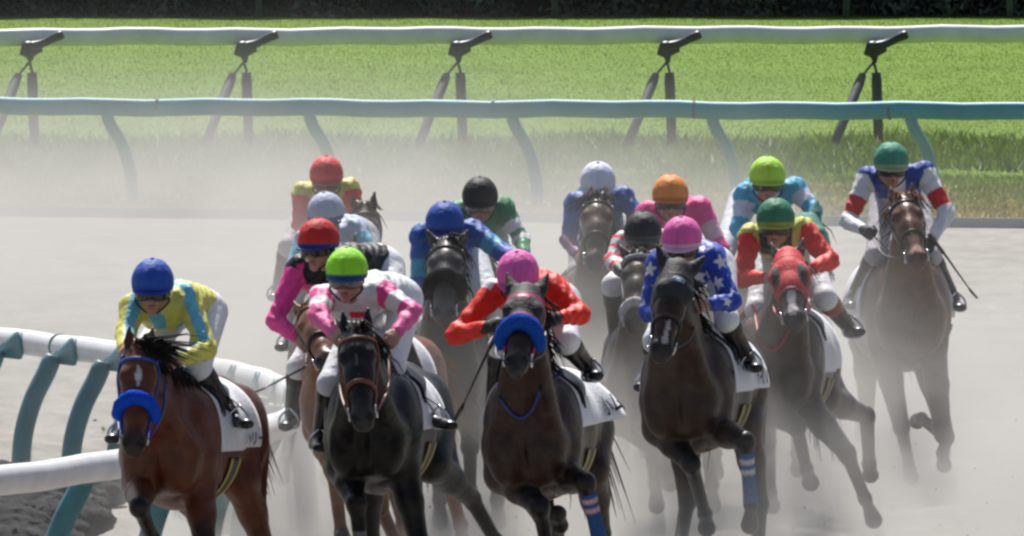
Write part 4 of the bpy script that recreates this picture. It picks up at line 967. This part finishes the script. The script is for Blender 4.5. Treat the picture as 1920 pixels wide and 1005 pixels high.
RIDERS = [
 dict(dx=.05, s=338, hx=286, top=487, phi=13, vox=.013, c=dict(BAY, bridle=(.012, .06, .32), white=[(.17, .27, .003, .020, (.5, .48, .46)), (.27, .38, .020, .003, (.5, .48, .46))], ), poll=(262, 668, .84), muz=(250, 850, 1.12), yaw=-16, ear=.10, earback=-.1,
  roll=(.50, .041, (.008, .075, .60)), foreL=[(262, 950, .85), (285, 1010, .62), (268, 1030, .50)], foreR=[(385, 1035, .34), (375, 1170, .42), (370, 1205, .52)], hindR=[(500, 1040, -.95), (515, 1160, -1.0), (510, 1215, -.92)], hindL='push',
  forelock=44, wind=(.16, .06), tail=(.02, -.5), text=[('ワァリー', 1, .50, .98, .010, .078)], nmane=80, maneside=.5,
  label='bay horse with a blue fleece noseband and white star leading by the inner rail',
  j=dict(cap=Bl * C_((1, 1.3, 1.0)), tilt=18, yaw=-8, silk=silk1, shL=(250, 572, .16), shR=(350, 555, .10), elL=(236, 625, .30), haL=(232, 655, .55), elR=(388, 655, .28), haR=(328, 677, .52), knR=(372, 690, .02), anR=(432, 775, -.16), toR=(462, 795, .02), knL=(245, 700, .05),
   label='jockey in yellow and light blue silks and a blue cap on the leading bay')),
 dict(dx=.12, s=317, hx=596, top=411, phi=16, c=dict(CHEST, coat=(.20, .085, .045), bridle=(.02, .016, .014), muzzle=(.05, .035, .03)), poll=(585, 590, .78), muz=(612, 672, 1.20), yaw=22, tail=(.1, -.4), foreL=[(625, 880, .4), (640, 1000, .3), (642, 1010, .4)], foreR='trail', breast=None,
  label='chestnut horse with its head turned aside, half hidden by the black horse',
  j=dict(cap=Rd * C_((.75, 1, 1.3)), band=C_((.03, .05, .22)), tilt=14, yaw=10, silk=silk2, shL=(560, 500, .12), shR=(640, 505, .12), elL=(517, 600, .22), haL=(562, 638, .40), elR=(655, 590, .2), haR=(615, 640, .4), knL=(560, 690, .0), anL=(548, 775, -.2), toL=(535, 800, 0),
   label='jockey in a red cap with bright pink sleeves and a black vest panel')),
 dict(dx=.12, wide=.94, s=332, hx=650, top=466, phi=9, vox=.013, c=dict(BLACK, bridle=(.16, .055, .025), white=[(.28, .50, .006, .003, (.10, .10, .11))], sock=[('fL', (.16, .155, .15))]), poll=(668, 632, .86), muz=(682, 800, 1.18), ear=.16, nbw=1.4, foreL=[(668, 945, .46), (680, 1060, .50), (676, 1090, .6)], foreR=[(785, 1015, .22), (790, 1130, .2), (795, 1170, .28)],
  hindR=[(884, 935, -1.15), (930, 1015, -1.35), (945, 1050, -1.40)], hindL='under', tail=(-.1, -.5), forelock=16, clothlen=90, clothback=.56, text=[('1', 1, .86, .95, .02, .10)],
  label='black horse in a tan leather bridle, front rank behind the leading bay',
  j=dict(cap=Lm, band=C_((.03, .09, .22)), tilt=16, silk=silk3, clear=True, shL=(606, 556, .10), shR=(712, 545, .10), elL=(597, 592, .30), haL=(628, 628, .50), elR=(772, 585, .26), haR=(742, 628, .44), knR=(735, 690, .04), anR=(800, 775, -.16), toR=(845, 798, .0), knL=(618, 720, .02), anL=(600, 815, -.18), toL=(600, 840, 0),
   label='jockey in a lime green cap with white silks and pink hooped sleeves')),
 dict(s=290, hx=610, top=362, phi=12, vox=.018, jvox=.010, c=dict(BROWN), poll=(640, 480, .8), muz=(645, 600, 1.15), foreL='reach',
  label='brown horse almost hidden behind the jockey in the lime green cap',
  j=dict(cap=C_((.42, .46, .60)), band=C_((.05, .10, .28)), tilt=22, yaw=8, silk=silk4, shL=(572, 450, .1), shR=(662, 430, .1), elR=(698, 475, .22), haR=(665, 520, .42), elL=(553, 500, .2), dusty=True,
   label='jockey in a pale grey cap and grey blue silks with turquoise hoops')),
 dict(s=268, hx=612, top=294, phi=0, vox=.018, jvox=.010, c=dict(BROWN), poll=(683, 400, .80), muz=(690, 520, 1.1), ear=.2, foreL='fold',
  label='brown horse carrying its head to the right, last in the dust on the left',
  j=dict(cap=Rd * C_((.95, 3, 4)), tilt=20, silk=silk5, shL=(568, 360, .1), shR=(655, 352, .1), elL=(562, 420, .2), haL=(600, 460, .4), elR=(672, 410, .22), haR=(660, 440, .42), dusty=True,
   label='jockey in a red cap and yellow shouldered red silks, farthest back')),
 dict(s=308, hx=834, top=379, phi=4, c=dict(SLATE, bridle=(.014, .013, .013), ), poll=(838, 468, .86), muz=(832, 592, 1.24), ear=.62, roll=(.50, .045, (.010, .010, .011)), foreL='reach', foreR='fold', clothlen=98,
  label='dark grey horse with a black fleece noseband and sharply pricked ears',
  j=dict(cap=Bl * C_((1.1, 1.3, .9)), band=C_((.012, .03, .2)), tilt=22, silk=silk6, shL=(792, 440, .12), shR=(885, 432, .12), elL=(786, 530, .20), haL=(800, 580, .42), elR=(938, 472, .28), haR=(968, 482, .46), knL=(788, 620, .04),
   label='jockey in a royal blue cap and blue silks with teal hooped sleeves')),
 dict(s=285, hx=900, top=333, phi=2, vox=.018, jvox=.010, c=dict(BAY), poll=(888, 470, .80), muz=(893, 570, 1.15), foreL='reach',
  label='bay horse screened by the dark grey horse and the blue capped jockey',
  j=dict(cap=C_((.018, .018, .022)), tilt=20, clear=True, silk=silk7, shL=(862, 395, .1), shR=(942, 388, .1), elL=(850, 430, .2), elR=(978, 450, .22), haR=(985, 478, .42), haL=(880, 500, .42),
   label='jockey in a black cap and green silks with white hooped sleeves')),
 dict(dx=.05, wide=.95, nmane=70, s=338, hx=971, top=471, phi=9, vox=.013, c=dict(DARK, bridle=(.45, .05, .12), reins=(.02, .03, .09), muzzle=(.022, .018, .017)), poll=(985, 560, .86), muz=(970, 682, 1.26), yaw=-6, ear=.42, hood=dict(c=(.020, .016, .018), trim=(.45, .05, .17), t=.42, ears=True, badge=((.60, .06, .20), (.75, .25, .35))), roll=(.50, .049, (.012, .075, .40)),
  foreL=[(1012, 950, .45), (1030, 1050, .30), (1032, 1085, .40)], foreR=[(1098, 905, .52), (1124, 1010, .42), (1130, 1050, .50)], hindR=[(1128, 1000, -1.0), (1120, 1130, -.9), (1118, 1170, -.8)], hindL=[(1040, 1010, -.6), (1050, 985, -.45), (1045, 965, -.40)],
  bandage={('f', 'R'): ((.04, .10, .26), (.62, .38, .38))}, breast=(.01, .03, .14), flare=.12, text=[('小ム', 1, .72, .98, .03, .15)], clothlen=80,
  label='dark bay horse with a bright blue fleece noseband and a pink trimmed hood',
  j=dict(cap=C_((.74, .12, .42)), tilt=30, silk=silk8, glove=True, shL=(930, 545, .12), shR=(1035, 535, .12), elL=(856, 628, .24), haL=(918, 612, .48), elR=(1088, 590, .26), haR=(1040, 598, .48), knL=(940, 650, .02), anL=(925, 765, -.16), toL=(928, 790, .02), knR=(1062, 640, .04), anR=(1105, 692, -.2), toR=(1118, 704, -.05),
   label='jockey in a pink cap and plain red silks with black gloves')),
 dict(s=281, hx=1121, top=305, phi=0, c=dict(BROWN, coat=(.085, .055, .038)), poll=(1121, 385, .90), muz=(1116, 500, 1.32), ear=-.05, nbw=1.0, vox=.015, foreL='reach', foreR='fold', forelock=20,
  label='brown horse with raised head covering its rider in the white cap',
  j=dict(cap=C_((.66, .68, .82)), tilt=26, silk=silk9, shL=(1080, 380, .1), shR=(1168, 368, .1), elL=(1066, 450, .2), haL=(1084, 480, .42), elR=(1192, 405, .2), haR=(1170, 470, .42), knL=(1085, 510, .02), dusty=True,
   label='jockey in a white cap and blue silks behind a raised brown horse head')),
 dict(s=290, hx=1257, top=329, phi=4, vox=.018, jvox=.010, c=dict(DARK), poll=(1250, 470, .80), muz=(1252, 570, 1.15), foreL='fold',
  label='dark horse hidden behind the jockey in star patterned silks',
  j=dict(cap=C_((.80, .26, .045)), band=C_((.62, .14, .02)), tilt=12, yaw=-6, silk=silk10, shL=(1215, 398, .1), shR=(1312, 388, .1), elR=(1352, 468, .22), haR=(1318, 500, .42), elL=(1200, 450, .2), haL=(1225, 500, .4),
   label='jockey in an orange cap and pink silks with pale hooped sleeves')),
 dict(s=302, hx=1205, top=398, phi=8, c=dict(BROWN, coat=(.06, .042, .034)), poll=(1200, 492, .82), muz=(1192, 600, 1.18), roll=(.70, .030, (.55, .54, .53)), browroll=(.020, (.35, .36, .38)), ear=.7, foreL=[(1160, 800, .3), (1230, 850, .1), (1235, 870, .2)], foreR='fold', vox=.015, flare=.02,
  label='brown horse with a white fleece noseband in the gap beside the star silks',
  j=dict(cap=C_((.022, .022, .024)), band=C_((.10, .10, .09)), tilt=18, silk=silk11, shL=(1170, 455, .1), shR=(1245, 455, .1), elL=(1150, 490, .2), haL=(1172, 515, .45), haR=(1222, 530, .45), knL=(1150, 535, .06), anL=(1158, 650, -.14), toL=(1150, 700, .04),
   label='jockey in a black cap and white silks with red striped sleeves')),
 dict(s=318, hx=1278, top=408, phi=11, vox=.013, c=dict(DARK, coat=(.032, .0140, .0085), bridle=(.014, .013, .013), white=[(.60, .86, .010, .018, (.42, .38, .36))]), poll=(1270, 515, .86), muz=(1240, 655, 1.15), yaw=-26, ear=.75, hood=dict(c=(.016, .018, .020), t=.36, ears=True, badge=((.16, .28, .42), (.6, .65, .7))), nbw=1.1,
  foreL=[(1296, 870, .4), (1322, 965, .1), (1325, 990, .2)], foreR=[(1398, 828, .52), (1408, 945, .42), (1406, 985, .50)], hindR=[(1425, 945, -.9), (1420, 1040, -.8), (1418, 1060, -.7)], hindL='under', bandage={('f', 'R'): ((.05, .13, .30), (.6, .6, .62))}, flare=.05, tail=(-.3, -.5), clothlen=91, text=[('サイバ', 1, .66, .98, .02, .11)],
  label='dark brown horse in a black hood with its face turned to the left',
  j=dict(cap=C_((.74, .12, .40)), band=C_((.75, .45, .58)), tilt=22, silk=silk12, shL=(1236, 490, .12), shR=(1335, 482, .12), elL=(1216, 585, .24), haL=(1250, 600, .48), elR=(1372, 565, .26), haR=(1322, 572, .48), knR=(1362, 600, .04), anR=(1402, 672, -.16), toR=(1418, 690, .0), knL=(1228, 640, 0.), anL=(1220, 705, -.2),
   label='jockey in a pink cap and blue silks covered with white stars')),
 dict(s=287, hx=1439, top=295, phi=-4, vox=.016, jvox=.010, c=dict(BROWN), poll=(1512, 425, .80), muz=(1535, 505, 1.1), yaw=25, ear=.3, hood=dict(c=(.03, .20, .14), t=.5, ears=True), foreL='reach',
  label='brown horse in a green hood, partly behind the red hooded horse',
  j=dict(cap=C_((.42, .74, .06)), band=C_((.36, .62, .05)), tilt=14, silk=silk13, shL=(1398, 362, .1), shR=(1490, 352, .1), elL=(1385, 430, .2), elR=(1526, 395, .22), haR=(1515, 440, .42), haL=(1415, 480, .42),
   label='jockey in a yellow green cap and light blue silks with white hoops')),
 dict(s=306, hx=1454, top=373, phi=6, c=dict(BROWN, coat=(.062, .048, .038), bridle=(.30, .02, .02), white=[(.42, .90, .030, .024, (.62, .56, .54))], muzzle=(.07, .05, .05)), poll=(1478, 490, .86), muz=(1490, 605, 1.28), yaw=6, hood=dict(c=(.62, .012, .022), mesh=(.02, .012, .012), t=.52, ears=False, cup=True), nbw=1.0, breast=(.32, .02, .02),
  foreL=[(1494, 800, .42), (1512, 880, .16), (1520, 905, .26)], foreR=[(1588, 850, .40), (1622, 935, .35), (1638, 975, .44)], hindL='swing', hindR=[(1625, 780, -1.2), (1630, 870, -1.4), (1632, 890, -1.45)], sock=[('fL', (.45, .06, .06)), ('fR', (.45, .06, .06))],
  label='brown horse wearing a full red hood with dark mesh eye cups',
  j=dict(cap=C_((.028, .20, .10)), band=C_((.36, .40, .05)), tilt=14, silk=silk14, shL=(1408, 440, .12), shR=(1505, 428, .12), elL=(1392, 522, .24), haL=(1440, 520, .46), elR=(1556, 490, .26), haR=(1518, 505, .46), knR=(1548, 560, .0), anR=(1590, 612, -.22), toR=(1610, 622, -.1), boottop=(.25, .02, .02), knL=(1420, 580, 0),
   label='jockey in a dark green cap with red sleeves and yellow shoulders')),
 dict(dx=.13, wide=1.12, deep=1.1, dz=-.10, s=281, hx=1671, top=268, phi=-5, c=dict(CHEST, coat=(.10, .042, .022), leg=(.04, .024, .016), white=[(.62, .88, .034, .036, (.42, .22, .16)), (.1, .62, .010, .012, (.35, .2, .14))]), poll=(1695, 385, .90), muz=(1720, 488, 1.30), yaw=10, ear=.15, nbw=.9, foreL=[(1690, 800, .3), (1706, 880, .1), (1708, 895, .2)], foreR=[(1768, 815, .55), (1728, 785, .2), (1720, 790, .1)], hindR=[(1775, 820, -.6), (1768, 850, -.5), (1770, 872, -.45)], hindL=[(1625, 760, -1.2), (1615, 800, -1.4), (1615, 815, -1.5)],
  label='chestnut horse galloping wide at the right edge of the field',
  j=dict(cap=C_((.05, .26, .17)), band=C_((.36, .42, .24)), tilt=16, silk=silk15, glove=True, shL=(1628, 332, .1), shR=(1732, 322, .1), elL=(1590, 415, .22), haL=(1622, 432, .46), elR=(1775, 400, .22), haR=(1745, 455, .44), knL=(1642, 478, .04), anL=(1600, 555, -.2), knR=(1745, 480, 0), dusty=True,
   label='jockey in a green cap with white sleeves banded in red and a blue yoke')),
]
for i, sp in enumerate(RIDERS):
    Y = Yof(sp['s']); phi = R(sp['phi'])
    f = V3(-math.sin(phi), -math.cos(phi), 0)
    helm = P(sp['hx'], sp['top'] + .156 * sp['s'], Y)
    o_ = helm - f * .30 + V3(sp.get('dx', 0), 0, 0); sp['helm'] = helm; sp['lift'] = float(np.clip(helm[2] - 2.10, -.15, .15)) + sp.get('dz', 0); sp['fr'] = Frame((o_[0], o_[1], 0), phi)
    build_horse(sp); build_jockey(sp)
def rider(i): return RIDERS[i - 1]
if True:
    g = rider(8); a = g['grip'][-1]; whip(a, P(853, 785, g['fr'].o[1] + .1), 'long black whip pointing down from the red sleeved jockey in the pink cap')
    g = rider(2); a = g['grip'][-1]; whip(P(640, 655, g['fr'].o[1] - .4), P(470, 735, g['fr'].o[1] - .3), 'black whip held low across by the pink sleeved jockey in the red cap')
    g = rider(15); a = P(1752, 452, g['fr'].o[1] - .5); whip(a, P(1832, 556, g['fr'].o[1] - .3), 'black whip sticking out to the right of the wide chestnut horse')

# ------------------------------------------------------------------ dust hanging over the track
def dust():
    x0, x1, y0, y1, z0, z1 = -12, 9, 91.5, 186, -.3, 3.6
    V = [(x, y, z) for z in (z0, z1) for y in (y0, y1) for x in (x0, x1)]
    F = [(0, 2, 3, 1), (4, 5, 7, 6), (0, 1, 5, 4), (1, 3, 7, 5), (3, 2, 6, 7), (2, 0, 4, 6)]
    m = bpy.data.materials.new('track_dust'); m.use_nodes = True; t = m.node_tree; t.nodes.remove(t.nodes['Principled BSDF'])
    pv = t.nodes.new('ShaderNodeVolumePrincipled'); pv.inputs['Color'].default_value = (.87, .85, .81, 1); pv.inputs['Anisotropy'].default_value = .45
    t.links.new(pv.outputs[0], t.nodes['Material Output'].inputs['Volume'])
    tc = t.nodes.new('ShaderNodeTexCoord'); sx = t.nodes.new('ShaderNodeSeparateXYZ'); t.links.new(tc.outputs['Object'], sx.inputs[0])
    def math_(op, *a):
        n = t.nodes.new('ShaderNodeMath'); n.operation = op
        for i, v in enumerate(a):
            if hasattr(v, 'node'): t.links.new(v, n.inputs[i])
            else: n.inputs[i].default_value = v
        return n.outputs[0]
    def ss(src, a, b, lo=0., hi=1.):
        n = t.nodes.new('ShaderNodeMapRange'); n.interpolation_type = 'SMOOTHSTEP'
        t.links.new(src, n.inputs[0]); n.inputs[1].default_value = a; n.inputs[2].default_value = b; n.inputs[3].default_value = lo; n.inputs[4].default_value = hi; return n.outputs[0]
    X, Y, Z = sx.outputs; Zc = math_('MAXIMUM', Z, 0.)
    ex = lambda h: math_('EXPONENT', math_('MULTIPLY', Zc, -1. / h))
    ga = lambda h: math_('EXPONENT', math_('MULTIPLY', math_('MULTIPLY', Zc, Zc), -1. / (h * h)))
    mul = lambda *a: a[0] if len(a) == 1 else math_('MULTIPLY', a[0], mul(*a[1:]))
    mp = t.nodes.new('ShaderNodeMapping'); mp.inputs['Scale'].default_value = (.8, .22, 1.0); t.links.new(tc.outputs['Object'], mp.inputs[0])
    n = t.nodes.new('ShaderNodeTexNoise'); n.inputs['Scale'].default_value = 1.3; n.inputs['Detail'].default_value = 3; t.links.new(mp.outputs[0], n.inputs['Vector'])
    nn = ss(n.outputs[0], .40, .62, .08, 1.95)
    inner = ss(X, -2.6, -1.4, .03, 1)
    far = mul(D_FAR, ga(H_FAR), ss(Y, 112, 136), ss(Y, 165, 182, 1, 0), ss(X, -4.2, 3.9, 1, .03), ss(n.outputs[0], .36, .66, .62, 1.35))
    pack = mul(D_PACK, ga(H_PACK), ss(Y, 93.5, 101.5), ss(Y, 118, 136, 1, 0), ss(X, 1.6, 2.9, 1, .10), inner, nn)
    low = mul(D_LOW, ex(.30), ss(Y, 92, 98), ss(Y, 120, 136, 1, 0), ss(X, 3.8, 5.6, 1, .2), inner, nn)
    t.links.new(math_('ADD', far, math_('ADD', pack, low)), pv.inputs['Density'])
    o = mk('dust_cloud', V, F, m, origin=(0, 0, 0), smooth=False); tag(o, 'pale dust raised by the field hanging over the sand', 'dust', kind='stuff')
D_FAR, H_FAR, D_PACK, H_PACK, D_LOW = .070, 1.0, .20, 1.1, .50
dust()
